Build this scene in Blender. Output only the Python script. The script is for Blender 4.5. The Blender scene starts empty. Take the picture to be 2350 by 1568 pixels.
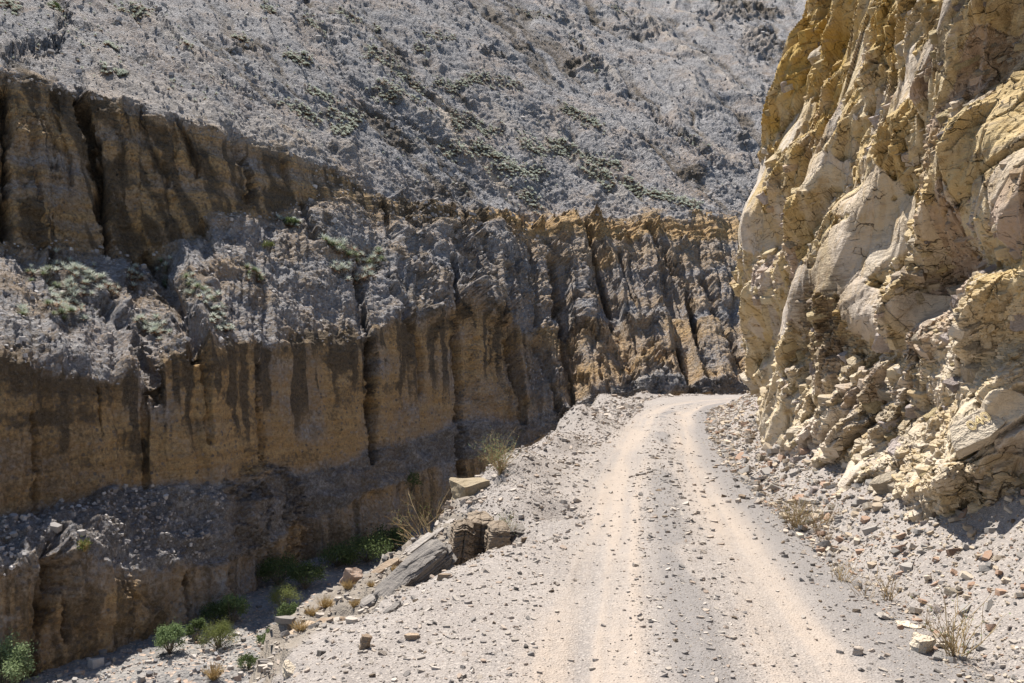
import bpy, bmesh, math, random
import numpy as np
from mathutils import Vector, Matrix, Quaternion

# ------------------------------------------------------------------ camera, light
SC = bpy.context.scene
COL = SC.collection
FPX, CX, HY = 1827.8, 1175.0, 837.0        # focal length, centre column and horizon row in a 2350 px wide picture
cam_d = bpy.data.cameras.new('camera'); cam = bpy.data.objects.new('camera', cam_d); COL.objects.link(cam)
cam_d.lens = 28; cam_d.sensor_width = 36; cam_d.clip_start = 0.1; cam_d.clip_end = 3000
cam_d.shift_y = (HY - 784.0) / 2350.0
cam.location = (0, 0, 0); cam.rotation_euler = (math.radians(90), 0, 0)
SC.camera = cam

SUN_EL, SUN_AZ = math.radians(62), math.radians(-36)      # azimuth clockwise from +Y
S = Vector((math.sin(SUN_AZ) * math.cos(SUN_EL), math.cos(SUN_AZ) * math.cos(SUN_EL), math.sin(SUN_EL)))
w = bpy.data.worlds.new('World'); SC.world = w; w.use_nodes = True
nt = w.node_tree; nt.nodes.clear()
sky = nt.nodes.new('ShaderNodeTexSky'); sky.sky_type = 'NISHITA'; sky.sun_disc = False
sky.sun_elevation = SUN_EL; sky.sun_rotation = SUN_AZ; sky.altitude = 1500
bg = nt.nodes.new('ShaderNodeBackground'); bg.inputs['Strength'].default_value = 0.075
wo = nt.nodes.new('ShaderNodeOutputWorld')
nt.links.new(sky.outputs[0], bg.inputs[0]); nt.links.new(bg.outputs[0], wo.inputs[0])
sun_d = bpy.data.lights.new('sun', 'SUN'); sun_d.energy = 5.0; sun_d.angle = math.radians(0.5); sun_d.color = (1, 0.955, 0.88)
sun = bpy.data.objects.new('sun', sun_d); COL.objects.link(sun); sun.location = S * 200
sun.rotation_euler = S.to_track_quat('Z', 'Y').to_euler()
SC.view_settings.view_transform = 'Standard'; SC.view_settings.look = 'None'
SC.view_settings.exposure = 0.9; SC.view_settings.gamma = 1.0; SC.view_settings.use_curve_mapping = False
SC.cycles.max_bounces = 5; SC.cycles.diffuse_bounces = 4; SC.cycles.glossy_bounces = 1; SC.cycles.transmission_bounces = 1

rng = np.random.default_rng(7)
random.seed(7)

# ------------------------------------------------------------------ numpy noise
def _h(ix, iy, iz, seed):
    n = (ix.astype(np.uint32) * np.uint32(374761393) + iy.astype(np.uint32) * np.uint32(668265263)
         + iz.astype(np.uint32) * np.uint32(2246822519) + np.uint32((seed * 3266489917) & 0xffffffff))
    n = (n ^ (n >> np.uint32(13))) * np.uint32(1274126177)
    n = (n ^ (n >> np.uint32(16))) * np.uint32(2654435761)
    n = n ^ (n >> np.uint32(15))
    return n.astype(np.float32) * np.float32(1 / 4294967295.0)

def vnoise(x, y, z, seed=0):                      # value noise, about -1..1
    fx, fy, fz = np.floor(x), np.floor(y), np.floor(z)
    ix, iy, iz = fx.astype(np.int64), fy.astype(np.int64), fz.astype(np.int64)
    tx, ty, tz = [(t * t * t * (t * (t * 6 - 15) + 10)).astype(np.float32) for t in (x - fx, y - fy, z - fz)]
    r = 0
    for dz, wz in ((0, 1 - tz), (1, tz)):
        a = _h(ix, iy, iz + dz, seed) * (1 - tx) + _h(ix + 1, iy, iz + dz, seed) * tx
        b = _h(ix, iy + 1, iz + dz, seed) * (1 - tx) + _h(ix + 1, iy + 1, iz + dz, seed) * tx
        r = r + wz * (a * (1 - ty) + b * ty)
    return r * 2 - 1

def fbm(x, y, z, octv=4, seed=0, gain=0.5, ridged=False):
    r, a, s = 0, 1.0, 0.0
    for o in range(octv):
        n = vnoise(x * 2 ** o + 17.3 * o, y * 2 ** o + 5.1 * o, z * 2 ** o - 9.7 * o, seed + o)
        if ridged: n = 1 - 2 * np.abs(n)
        r = r + a * n; s += a; a *= gain
    return r / s

def voro(px, py, seed):
    """2-D cells of unit size: per point F1, F2, offset to the cell's centre and four random numbers of the cell."""
    fx, fy = np.floor(px).astype(np.int64), np.floor(py).astype(np.int64)
    d1 = np.full(px.shape, 9e9, np.float32); d2 = d1.copy()
    r1 = np.zeros(px.shape, np.float32); r2 = r1.copy(); bx = fx.copy(); by = fy.copy()
    for i in (-1, 0, 1):
        for j in (-1, 0, 1):
            gx, gy = fx + i, fy + j
            cx = gx + 0.08 + 0.84 * _h(gx, gy, gx * 0, seed); cy = gy + 0.08 + 0.84 * _h(gx, gy, gx * 0 + 1, seed)
            ex, ey = px - cx, py - cy; d = (ex * ex + ey * ey).astype(np.float32)
            m = d < d1
            d2 = np.where(m, d1, np.minimum(d2, d))
            d1 = np.where(m, d, d1); r1 = np.where(m, ex, r1); r2 = np.where(m, ey, r2)
            bx = np.where(m, gx, bx); by = np.where(m, gy, by)
    rnd = [_h(bx, by, bx * 0 + 7 + k, seed) for k in range(4)]
    return np.sqrt(d1), np.sqrt(d2), r1, r2, rnd

def sm(x, a, b):
    t = np.clip((x - a) / (b - a), 0, 1); return t * t * (3 - 2 * t)

def blur(A, k):
    for ax in (0, 1):
        B = np.concatenate([np.repeat(np.take(A, [0], ax), k, ax), A, np.repeat(np.take(A, [-1], ax), k, ax)], ax)
        c = np.cumsum(B, ax); z = np.zeros_like(np.take(c, [0], ax)); c = np.concatenate([z, c], ax)
        n = A.shape[ax]
        A = (np.take(c, range(2 * k + 1, 2 * k + 1 + n), ax) - np.take(c, range(0, n), ax)) / (2 * k + 1)
    return A

# ------------------------------------------------------------------ object helpers
def mesh_np(name, V, F, mat, smooth=True, attrs=None):
    me = bpy.data.meshes.new(name)
    V = np.ascontiguousarray(V, np.float32); F = np.ascontiguousarray(F, np.int32)
    k = F.shape[1]
    me.vertices.add(len(V)); me.vertices.foreach_set('co', V.ravel())
    me.loops.add(F.size); me.loops.foreach_set('vertex_index', F.ravel())
    me.polygons.add(len(F)); me.polygons.foreach_set('loop_start', np.arange(0, F.size, k, dtype=np.int32))
    me.polygons.foreach_set('loop_total', np.full(len(F), k, np.int32))
    me.update(calc_edges=True)
    if smooth: me.shade_smooth()
    else: me.shade_flat()
    for an, arr in (attrs or {}).items():
        a = me.attributes.new(an, 'FLOAT_COLOR', 'POINT')
        c = np.ones((len(V), 4), np.float32); c[:, :arr.shape[1]] = arr; a.data.foreach_set('color', c.ravel())
    if mat: me.materials.append(mat)
    return me

def link(name, me, parent=None):
    o = bpy.data.objects.new(name, me); COL.objects.link(o)
    if parent: o.parent = parent
    return o

def tag(o, label=None, cat=None, group=None, kind=None):
    if label: o['label'] = label
    if cat: o['category'] = cat
    if group: o['group'] = group
    if kind: o['kind'] = kind
    return o

def grid_faces(n, m):
    i = np.arange(n - 1)[:, None] * m + np.arange(m - 1)[None, :]
    return np.stack([i, i + m, i + m + 1, i + 1], -1).reshape(-1, 4)

# ------------------------------------------------------------------ materials
class NT:
    def __init__(s, name, rough=0.95):
        s.m = bpy.data.materials.new(name); s.m.use_nodes = True; s.t = s.m.node_tree; s.t.nodes.clear()
        s.out = s.n('ShaderNodeOutputMaterial'); s.b = s.n('ShaderNodeBsdfPrincipled')
        s.b.inputs['Roughness'].default_value = rough; s.b.inputs['Specular IOR Level'].default_value = 0.15
        s.l(s.b.outputs[0], s.out.inputs[0])
        g = s.n('ShaderNodeNewGeometry'); s.pos = g.outputs['Position']
    def n(s, t, **k):
        x = s.t.nodes.new(t)
        for a, v in k.items(): setattr(x, a, v)
        return x
    def l(s, a, b): s.t.links.new(a, b)
    def put(s, sock, v):
        if hasattr(v, 'is_output') or isinstance(v, bpy.types.NodeSocket): s.l(v, sock)
        elif isinstance(v, (tuple, list)) and sock.type == 'RGBA': sock.default_value = (*v, 1)[:4]
        else: sock.default_value = v
    def coord(s, scale=(1, 1, 1), rot=(0, 0, 0), src=None):
        x = s.n('ShaderNodeMapping'); x.inputs['Scale'].default_value = scale; x.inputs['Rotation'].default_value = rot
        s.l(src or s.pos, x.inputs[0]); return x.outputs[0]
    def noise(s, scale, detail=6, rough=0.6, vec=None, dist=0.0, lac=2.0):
        x = s.n('ShaderNodeTexNoise'); x.inputs['Scale'].default_value = scale; x.inputs['Detail'].default_value = detail
        x.inputs['Roughness'].default_value = rough; x.inputs['Distortion'].default_value = dist; x.inputs['Lacunarity'].default_value = lac
        s.l(vec or s.pos, x.inputs['Vector']); return x.outputs['Fac']
    def vor(s, scale, vec=None, feature='F1', out='Distance', rand=1.0):
        x = s.n('ShaderNodeTexVoronoi', feature=feature); x.inputs['Scale'].default_value = scale; x.inputs['Randomness'].default_value = rand
        s.l(vec or s.pos, x.inputs['Vector']); return x.outputs[out]
    def mr(s, v, a, b, c=0.0, d=1.0):
        x = s.n('ShaderNodeMapRange'); s.put(x.inputs[0], v)
        for i, q in enumerate((a, b, c, d)): s.put(x.inputs[i + 1], q)
        return x.outputs[0]
    def ma(s, op, a, b=0.0, clamp=False):
        x = s.n('ShaderNodeMath', operation=op, use_clamp=clamp); s.put(x.inputs[0], a); s.put(x.inputs[1], b); return x.outputs[0]
    def mix(s, f, a, b, mode='MIX'):
        x = s.n('ShaderNodeMix', data_type='RGBA', blend_type=mode); s.put(x.inputs[0], f); s.put(x.inputs[6], a); s.put(x.inputs[7], b); return x.outputs[2]
    def attr(s, name):
        x = s.n('ShaderNodeAttribute', attribute_name=name); q = s.n('ShaderNodeSeparateColor'); s.l(x.outputs['Color'], q.inputs[0]); return q.outputs
    def bump(s, h, strength=1.0, dist=0.1, prev=None):
        x = s.n('ShaderNodeBump'); x.inputs['Strength'].default_value = strength; x.inputs['Distance'].default_value = dist
        s.l(h, x.inputs['Height'])
        if prev: s.l(prev, x.inputs['Normal'])
        return x.outputs[0]
    def done(s, col, nrm=None):
        s.put(s.b.inputs['Base Color'], col)
        if nrm: s.l(nrm, s.b.inputs['Normal'])
        return s.m

def mat_canyon():
    s = NT('canyon_rock'); R, G, B = s.attr('Zone')[:3]
    n1 = s.noise(0.35, 5, 0.65); n2 = s.noise(2.6, 5, 0.72); n3 = s.noise(12.0, 2, 0.7)
    grey = s.mix(s.mr(n1, .35, .65), (0.215, 0.207, 0.212), (0.335, 0.322, 0.325))
    cv = s.n('ShaderNodeTexVoronoi'); cv.inputs['Scale'].default_value = 2.2; s.l(s.pos, cv.inputs['Vector'])
    sep = s.n('ShaderNodeSeparateColor'); s.l(cv.outputs['Color'], sep.inputs[0])
    grey = s.mix(s.mr(sep.outputs[2], 0, 1, 0, .65), grey, s.mix(s.mr(sep.outputs[1], .3, .7), (0.165, 0.158, 0.16), (0.49, 0.47, 0.46)))
    grey = s.mix(s.mr(n2, .50, .66, 0, .9), grey, (0.115, 0.106, 0.103))
    grey = s.mix(s.mr(n3, .52, .70), grey, (0.50, 0.47, 0.45))
    grass = s.noise(0.08, 4, 0.6)
    grey = s.mix(s.ma('MULTIPLY', s.mr(grass, .48, .64), s.mr(n2, .40, .60, .1, .65)), grey, (0.38, 0.275, 0.195))
    band = s.noise(1.0, 5, 0.65, s.coord((0.07, 0.07, 1.7)), dist=.4)
    och = s.mix(s.mr(band, .36, .64), (0.50, 0.31, 0.135), (0.62, 0.425, 0.215))
    och = s.mix(s.mr(n2, .46, .66, 0, .8), och, (0.27, 0.185, 0.115))
    och = s.mix(s.mr(n3, .50, .68, 0, .6), och, (0.16, 0.125, 0.095))
    st = s.ma('MULTIPLY', s.mr(sep.outputs[0], .72, .76), s.mr(cv.outputs['Distance'], .45, .30))
    och = s.mix(s.ma('MULTIPLY', st, .8), och, s.mix(sep.outputs[1], (0.09, 0.088, 0.088), (0.40, 0.31, 0.24)))
    stain_shade = s.mix(s.mr(n2, .4, .65), (0.055, 0.044, 0.033), (0.17, 0.128, 0.085))
    stain_shade = s.mix(s.mr(n3, .54, .68, 0, .7), stain_shade, (0.30, 0.25, 0.20))
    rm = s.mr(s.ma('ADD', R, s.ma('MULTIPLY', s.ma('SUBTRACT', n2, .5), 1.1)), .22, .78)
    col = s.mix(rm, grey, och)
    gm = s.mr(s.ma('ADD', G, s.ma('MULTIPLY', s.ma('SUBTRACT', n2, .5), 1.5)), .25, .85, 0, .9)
    col = s.mix(gm, col, stain_shade)  # G holds varnish and litter, plus shade painted into crevices and bench
    col = s.mix(s.mr(B, .2, .8, 0, .8), col, s.mix(s.mr(n3, .4, .6), (0.50, 0.42, 0.34), (0.60, 0.50, 0.40)))
    nb = s.bump(s.noise(1.5, 7, 0.78), 1.0, 0.75); nb = s.bump(cv.outputs['Distance'], 1.0, 0.22, nb)
    return s.done(col, nb)

def mat_cliff():
    s = NT('slate_cliff'); R, G, B = s.attr('Zone')[:3]      # R cell tint, G dark laminae, B dust
    tilt = (math.radians(28), 0, 0)
    n1 = s.noise(0.5, 4, 0.6); n2 = s.noise(2.4, 6, 0.68, dist=.6)
    streak = s.noise(1.0, 5, 0.68, s.coord((3.0, 1.2, 9.0), tilt))
    a = s.mix(s.mr(R, .0, .45), (0.46, 0.335, 0.16), (0.51, 0.42, 0.28))
    a = s.mix(s.mr(R, .50, .66), a, (0.50, 0.435, 0.37))
    a = s.mix(s.mr(R, .74, .86), a, (0.38, 0.295, 0.245))
    sx = s.n('ShaderNodeSeparateXYZ'); s.l(s.pos, sx.inputs[0]); hi = s.mr(sx.outputs[2], 1.0, 7.0)
    a = s.mix(s.mr(n2, .52, .68, 0, .65), a, (0.33, 0.215, 0.09))
    a = s.mix(s.ma('MULTIPLY', s.mr(n1, .42, .6), s.mr(hi, 0, 1, .25, .85)), a, (0.40, 0.255, 0.06))
    a = s.mix(s.mr(streak, .54, .68, 0, .6), a, (0.25, 0.20, 0.155))
    a = s.mix(s.ma('MULTIPLY', B, s.mr(n2, .62, .38, .25, .95)), a, (0.58, 0.50, 0.40))
    wv = s.n('ShaderNodeVectorMath', operation='ADD'); s.l(s.coord((.8, .35, 2.0), tilt), wv.inputs[0])
    nz = s.n('ShaderNodeTexNoise'); nz.inputs['Scale'].default_value = 1.6; nz.inputs['Detail'].default_value = 3; s.l(s.pos, nz.inputs['Vector'])
    sc = s.n('ShaderNodeVectorMath', operation='SCALE'); s.l(nz.outputs['Color'], sc.inputs[0]); sc.inputs['Scale'].default_value = 1.5; s.l(sc.outputs[0], wv.inputs[1])
    crk = s.mr(s.vor(1.5, wv.outputs[0], feature='DISTANCE_TO_EDGE'), .002, .018, 1, 0)
    crk = s.ma('MULTIPLY', crk, s.ma('MULTIPLY', s.mr(n2, .44, .54), s.mr(n1, .40, .52)))
    a = s.mix(s.ma('MULTIPLY', crk, .75), a, (0.09, 0.065, 0.04))
    lam = s.noise(1.0, 4, 0.7, s.coord((1.5, 1.5, 22.0)), dist=.8)
    a = s.mix(s.ma('MULTIPLY', G, s.mr(lam, .40, .56)), a, s.mix(n2, (0.10, 0.09, 0.08), (0.30, 0.20, 0.11)))
    nb = s.bump(s.ma('ADD', s.noise(6, 6, 0.72), s.ma('MULTIPLY', streak, 1.2)), 1.0, 0.06)
    nb = s.bump(s.ma('SUBTRACT', s.ma('MULTIPLY', G, lam), s.ma('MULTIPLY', crk, .5)), 1.0, 0.10, nb)
    return s.done(a, nb)

def mat_ground():
    s = NT('road_gravel'); R, G, B = s.attr('Zone')[:3]      # R wheel track, G grey dust, B rock
    n1 = s.noise(0.8, 6, .6); n2 = s.noise(7, 6, .7); n3 = s.noise(60, 3, .7)
    v = s.n('ShaderNodeTexVoronoi'); v.inputs['Scale'].default_value = 55; s.l(s.pos, v.inputs['Vector'])
    v2 = s.n('ShaderNodeTexVoronoi'); v2.inputs['Scale'].default_value = 13; s.l(s.pos, v2.inputs['Vector'])
    sep = s.n('ShaderNodeSeparateColor'); s.l(v.outputs['Color'], sep.inputs[0])
    g = s.mix(s.mr(n1, .35, .65), (0.255, 0.225, 0.205), (0.32, 0.283, 0.255))
    g = s.mix(s.mr(sep.outputs[0], .0, 1, 0, .5), g, (0.20, 0.18, 0.165))
    g = s.mix(s.mr(sep.outputs[1], .7, .95, 0, .7), g, (0.40, 0.355, 0.315))
    tr = s.mix(n2, (0.345, 0.285, 0.235), (0.39, 0.325, 0.27))
    c = s.mix(s.mr(s.ma('ADD', R, s.ma('MULTIPLY', s.ma('SUBTRACT', n2, .5), 1.1)), .15, 1.05, 0, .85), g, tr)
    gr = s.mix(n2, (0.165, 0.153, 0.147), (0.235, 0.217, 0.207))
    c = s.mix(s.mr(s.ma('ADD', G, s.ma('MULTIPLY', s.ma('SUBTRACT', n2, .5), .5)), .3, .8, 0, .85), c, gr)
    rk = s.mix(s.noise(1, 6, .7, s.coord((2, 2, 18)), dist=.5), (0.10, 0.088, 0.078), (0.34, 0.29, 0.235))
    c = s.mix(s.mr(s.ma('ADD', B, s.ma('MULTIPLY', s.ma('SUBTRACT', n2, .5), .6)), .35, .65), c, rk)
    nb = s.bump(n2, .5, 0.022)
    nb = s.bump(v2.outputs['Distance'], .3, 0.02, nb)
    nb = s.bump(v.outputs['Distance'], .7, 0.012, nb)
    nb = s.bump(n3, .6, .01, nb)
    return s.done(c, nb)

def mat_river():
    s = NT('riverbed_gravel'); n1 = s.noise(.25, 6, .6); n2 = s.noise(2.5, 8, .7)
    v = s.n('ShaderNodeTexVoronoi'); v.inputs['Scale'].default_value = 3.2; s.l(s.pos, v.inputs['Vector'])
    sep = s.n('ShaderNodeSeparateColor'); s.l(v.outputs['Color'], sep.inputs[0])
    c = s.mix(s.mr(n1, .4, .6), (0.23, 0.215, 0.205), (0.31, 0.285, 0.26))
    c = s.mix(s.mr(sep.outputs[0], .2, 1, 0, .6), c, (0.165, 0.163, 0.162))
    c = s.mix(s.mr(sep.outputs[1], .8, .9, 0, .8), c, (0.50, 0.37, 0.28))
    c = s.mix(s.mr(n2, .5, .7, 0, .5), c, (0.38, 0.35, 0.32))
    nb = s.bump(n2, 1, .25); nb = s.bump(v.outputs['Distance'], 1, .14, nb)
    return s.done(c, nb)

def mat_stone(name, c1, c2, c3, scale=6.0, lam=0.0, rnd=True):
    s = NT(name, .9); tc = s.n('ShaderNodeTexCoord').outputs['Object']
    n1 = s.noise(scale, 7, .65, tc); n2 = s.noise(scale * 5, 4, .7, tc)
    c = s.mix(s.mr(n1, .36, .64), c1, c2); c = s.mix(s.mr(n2, .55, .72, 0, .6), c, c3)
    if rnd:
        oi = s.n('ShaderNodeObjectInfo').outputs['Random']
        c = s.mix(.5, c, s.mix(oi, tuple(v * .55 for v in c1), tuple(min(.8, v * 1.4) for v in c2)))
    h = s.ma('ADD', n1, s.ma('MULTIPLY', n2, .4))
    if lam: h = s.ma('ADD', h, s.ma('MULTIPLY', s.noise(1, 5, .7, s.coord((2, 2, lam), src=tc), dist=.4), 1.5))
    return s.done(c, s.bump(h, .9, .25 / scale))

def mat_leaf(name, c1, c2, trans=0.25, attrname=None):
    s = NT(name, .65); n1 = s.noise(9, 3, .6); oi = s.n('ShaderNodeObjectInfo').outputs['Random']
    c = s.mix(s.mr(s.ma('ADD', n1, s.ma('MULTIPLY', s.ma('SUBTRACT', oi, .5), .3)), .3, .7), c1, c2)
    if attrname:
        R, G, B = s.attr(attrname)[:3]
        c = s.mix(R, c, (0.30, 0.135, 0.045)); c = s.mix(G, c, (0.62, 0.64, 0.58))
    s.put(s.b.inputs['Base Color'], c)
    t = s.n('ShaderNodeBsdfTranslucent'); s.put(t.inputs[0], c)
    m = s.n('ShaderNodeMixShader'); m.inputs[0].default_value = trans
    s.l(s.b.outputs[0], m.inputs[1]); s.l(t.outputs[0], m.inputs[2]); s.l(m.outputs[0], s.out.inputs[0])
    return s.m

M = dict(bed=mat_stone('bed_slate', (0.15, 0.115, 0.085), (0.25, 0.20, 0.15), (0.10, 0.08, 0.06), 6, 14),
  tan=mat_stone('tan_boulder', (0.27, 0.215, 0.14), (0.33, 0.27, 0.19), (0.22, 0.17, 0.11), 3.0, 6, False),
  canyon=mat_canyon(), cliff=mat_cliff(), ground=mat_ground(), river=mat_river(),
  stone=mat_stone('pale_stone', (0.40, 0.335, 0.28), (0.52, 0.45, 0.38), (0.26, 0.23, 0.20), 12),
  slate=mat_stone('grey_slate', (0.20, 0.18, 0.165), (0.36, 0.32, 0.28), (0.12, 0.105, 0.095), 5, 14),
  brown=mat_stone('brown_slate', (0.28, 0.20, 0.14), (0.42, 0.33, 0.24), (0.16, 0.12, 0.09), 5, 14),
  rust=mat_stone('rust_slate', (0.31, 0.20, 0.14), (0.40, 0.28, 0.205), (0.20, 0.13, 0.095), 8, 10),
  lichen=mat_stone('lichen_rock', (0.33, 0.25, 0.20), (0.29, 0.215, 0.17), (0.62, 0.22, 0.03), 11.0, 0, False),
  ochre=mat_stone('ochre_block', (0.50, 0.39, 0.21), (0.55, 0.45, 0.29), (0.30, 0.22, 0.12), 2.2, 5),
  cream=mat_stone('cream_block', (0.44, 0.365, 0.27), (0.50, 0.43, 0.34), (0.32, 0.25, 0.17), 2.2, 5),
  lilac=mat_stone('lilac_block', (0.40, 0.33, 0.30), (0.52, 0.45, 0.41), (0.30, 0.22, 0.18), 2.2, 5),
  boulder=mat_stone('river_boulder', (0.33, 0.30, 0.275), (0.46, 0.42, 0.38), (0.20, 0.18, 0.17), 2.5),
  puya=mat_leaf('puya_leaf', (0.33, 0.37, 0.28), (0.55, 0.57, 0.49), .2, 'Zone'),
  puya_green=mat_leaf('puya_green_leaf', (0.085, 0.13, 0.035), (0.20, 0.235, 0.09), .2, 'Zone'),
  green=mat_leaf('shrub_leaf', (0.055, 0.085, 0.03), (0.15, 0.19, 0.075), .35),
  bright=mat_leaf('bright_leaf', (0.14, 0.20, 0.08), (0.30, 0.36, 0.19), .35),
  olive=mat_leaf('olive_leaf', (0.11, 0.13, 0.035), (0.21, 0.23, 0.08), .35),
  straw=mat_leaf('straw', (0.40, 0.27, 0.11), (0.58, 0.43, 0.22), .25),
  twig=mat_leaf('twig_bark', (0.22, 0.14, 0.075), (0.40, 0.30, 0.16), .05),
  bark=mat_leaf('grey_bark', (0.12, 0.095, 0.07), (0.24, 0.20, 0.15), .0),
  paint=mat_stone('yellow_paint', (0.60, 0.47, 0.24), (0.62, 0.50, 0.29), (0.52, 0.43, 0.28), 20, 0, False))

# ------------------------------------------------------------------ the far canyon wall
def L(*p):
    a = np.array(p, float); return lambda u: np.interp(u, a[:, 0], a[:, 1])
R1 = L((-500,150),(0,165),(130,200),(250,225),(400,270),(560,320),(700,365),(790,400),(850,440),(950,470),(1050,482),(1150,492),(1200,497),(1300,505),(1450,498),(1600,495),(1680,515),(2100,520))
R2 = L((-500,560),(0,565),(100,592),(250,578),(300,605),(450,560),(490,497),(600,508),(700,470),(800,452),(860,495),(950,520),(1050,528),(1200,530),(1300,545),(1450,545),(1600,552),(2100,555))
R3 = L((-500,800),(0,820),(80,850),(150,858),(330,882),(400,808),(560,795),(680,797),(780,800),(840,775),(900,740),(1000,735),(1060,705),(1150,745),(1220,775),(1300,785),(1450,745),(1600,742),(2100,742))
R4 = L((-500,1190),(0,1190),(130,1170),(240,1122),(350,1112),(550,1112),(600,1082),(700,1088),(850,1042),(950,1010),(1050,968),(1200,965),(1300,935),(1450,880),(1600,878),(2100,880))
R4b = L((-500,1330),(0,1320),(110,1262),(130,1270),(200,1297),(300,1312),(400,1310),(500,1300),(560,1275),(650,1205),(750,1180),(900,1112),(1000,1072),(1150,1040),(1300,985),(1450,915),(1600,910),(2100,910))
R5 = L((-500,1660),(0,1572),(60,1560),(200,1500),(350,1450),(500,1400),(620,1322),(700,1282),(880,1240),(1000,1195),(1150,1130),(1300,1060),(1450,960),(1600,950),(2100,950))
D5 = L((-500,51),(0,57),(60,58),(200,63),(350,68.5),(500,74.6),(620,86.5),(700,94),(880,104),(1000,117),(1150,130),(1300,133),(1450,135),(1600,137),(2100,150))
D4b = lambda u: D5(u) + 0.8
D4 = lambda u: D5(u) + L((-500,6),(0,6),(100,8),(320,8),(420,6),(500,5),(700,2.5),(1000,2.0),(1300,1.5),(1600,1.5),(2100,1.5))(u)
D3 = lambda u: D4(u) + L((-500,1.6),(300,1.4),(1000,2.5),(1150,6),(1300,12),(1600,13),(2100,13))(u)
D2 = lambda u: D3(u) + L((-500,24),(300,23),(600,24),(850,24),(1000,20),(1150,18),(1300,19),(1600,19),(2100,19))(u)
D1 = lambda u: D2(u) + L((-500,7.5),(0,7.5),(300,5.5),(800,3.5),(1200,4),(2100,4.5))(u)
DT = L((-500,98),(0,132),(300,158),(600,200),(900,250),(1200,305),(1500,360),(1750,390),(2100,420))

NU, NV = 900, 660
U = np.concatenate([np.linspace(-470, -30, 60)[:-1], np.linspace(-30, 1900, NU - 59)]); VT = -150.0
j1 = lambda a, s, k: a * fbm(U / s, U * 0 + k, U * 0, 4, 11 + k)
k1, k2, k3, k4, k4b, k5 = R1(U) + j1(12, 40, 1), R2(U) + j1(14, 50, 2), R3(U) + j1(12, 35, 3), R4(U) + j1(10, 45, 4), R4b(U) + j1(8, 30, 5), R5(U) + 12
k2 = np.maximum(k2, k1 + 12); k3 = np.maximum(k3, k2 + 20); k4b = np.maximum(k4b, k4 + 14)
w0 = 1 / DT(U); slope = (w0 - 1 / D1(U)) / (0 - R1(U)); w1 = w0 + slope * k1
wt = np.maximum(w0 + slope * VT, 1 / 520.)
KV = np.stack([np.full(NU, VT), k1, k2, k3, k4, k4b, k5], 1)
KW = np.stack([wt, w1, 1 / D2(U), 1 / D3(U), 1 / D4(U), 1 / D4b(U), 1 / D5(U)], 1)
tt = np.linspace(0, 1, NV)
VV = VT + (k5 - VT)[:, None] * tt[None, :]
WW = np.zeros_like(VV); SEG = np.zeros_like(VV)
for i in range(NU):
    WW[i] = np.interp(VV[i], KV[i], KW[i]); SEG[i] = np.interp(VV[i], KV[i], np.arange(7))
UU = np.repeat(U[:, None], NV, 1)
DD = 1 / WW
P0 = np.stack([(UU - CX) / FPX * DD, DD, (HY - VV) / FPX * DD], -1)
Pb = np.stack([blur(P0[..., k], 5) for k in range(3)], -1)
du = np.gradient(Pb, axis=0); dv = np.gradient(Pb, axis=1)
NN = np.cross(dv, du); NN /= np.linalg.norm(NN, axis=-1, keepdims=True)
NN = np.stack([blur(NN[..., k], 6) for k in range(3)], -1); NN /= np.linalg.norm(NN, axis=-1, keepdims=True)
if NN[NU // 2, NV // 2, 1] > 0: NN = -NN
X, Y, Z = P0[..., 0], P0[..., 1], P0[..., 2]
hill = 1 - sm(SEG, 0.93, 1.05)
right = sm(UU, 1080, 1230)
upc = sm(SEG, 0.95, 1.05) * (1 - sm(SEG, 1.95, 2.1))
mid = sm(SEG, 1.95, 2.1) * (1 - sm(SEG, 2.93, 3.03))
low = sm(SEG, 2.95, 3.03) * (1 - sm(SEG, 3.93, 4.05))
ben = sm(SEG, 3.95, 4.05) * (1 - sm(SEG, 4.9, 5.02))
bas = sm(SEG, 4.92, 5.02)
cliffm = np.clip(upc + low + bas + mid * right, 0, 1)
# along-wall coordinate in metres, leaning like the flutes
dr = np.hypot(np.gradient(P0[:, NV // 2, 0]), np.gradient(P0[:, NV // 2, 1])); sl = np.cumsum(dr)
SS = np.repeat(sl[:, None], NV, 1)
lean = SS + Z * (0.12 + 0.22 * right + 0.25 * upc * (1 - right))
warp = 1.3 * fbm(X / 5, Y / 5, Z / 7, 3, 40)
fl1 = fbm((lean + warp) / 5.5, Z / 40, Z * 0, 2, 50, ridged=True)
fl2 = fbm((lean + warp) / 1.7, Z / 16, Z * 0, 2, 60, ridged=True)
fl3 = vnoise((lean + warp * .6) / 0.7, Z / 7, Z * 0, 63)
fl0 = fbm((lean + 1.6 * warp) / 10.5, Z / 60, Z * 0, 1, 49, ridged=True)
D = cliffm * (0.75 * fl1 + 0.30 * fl2 + .08 * fl3) * (1 + .9 * right) + cliffm * right * 1.3 * fl0
D += mid * (1 - right) * (1.0 * fl0 + 0.9 * fl1 + .4 * fl2 + 1.1 * fbm(X / 6, Y / 6, Z / 5, 3, 71))
D += ben * (1.1 * fbm(X / 5, Y / 5, Z / 3, 4, 70, .55, True) + .5 * fl1)
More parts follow.
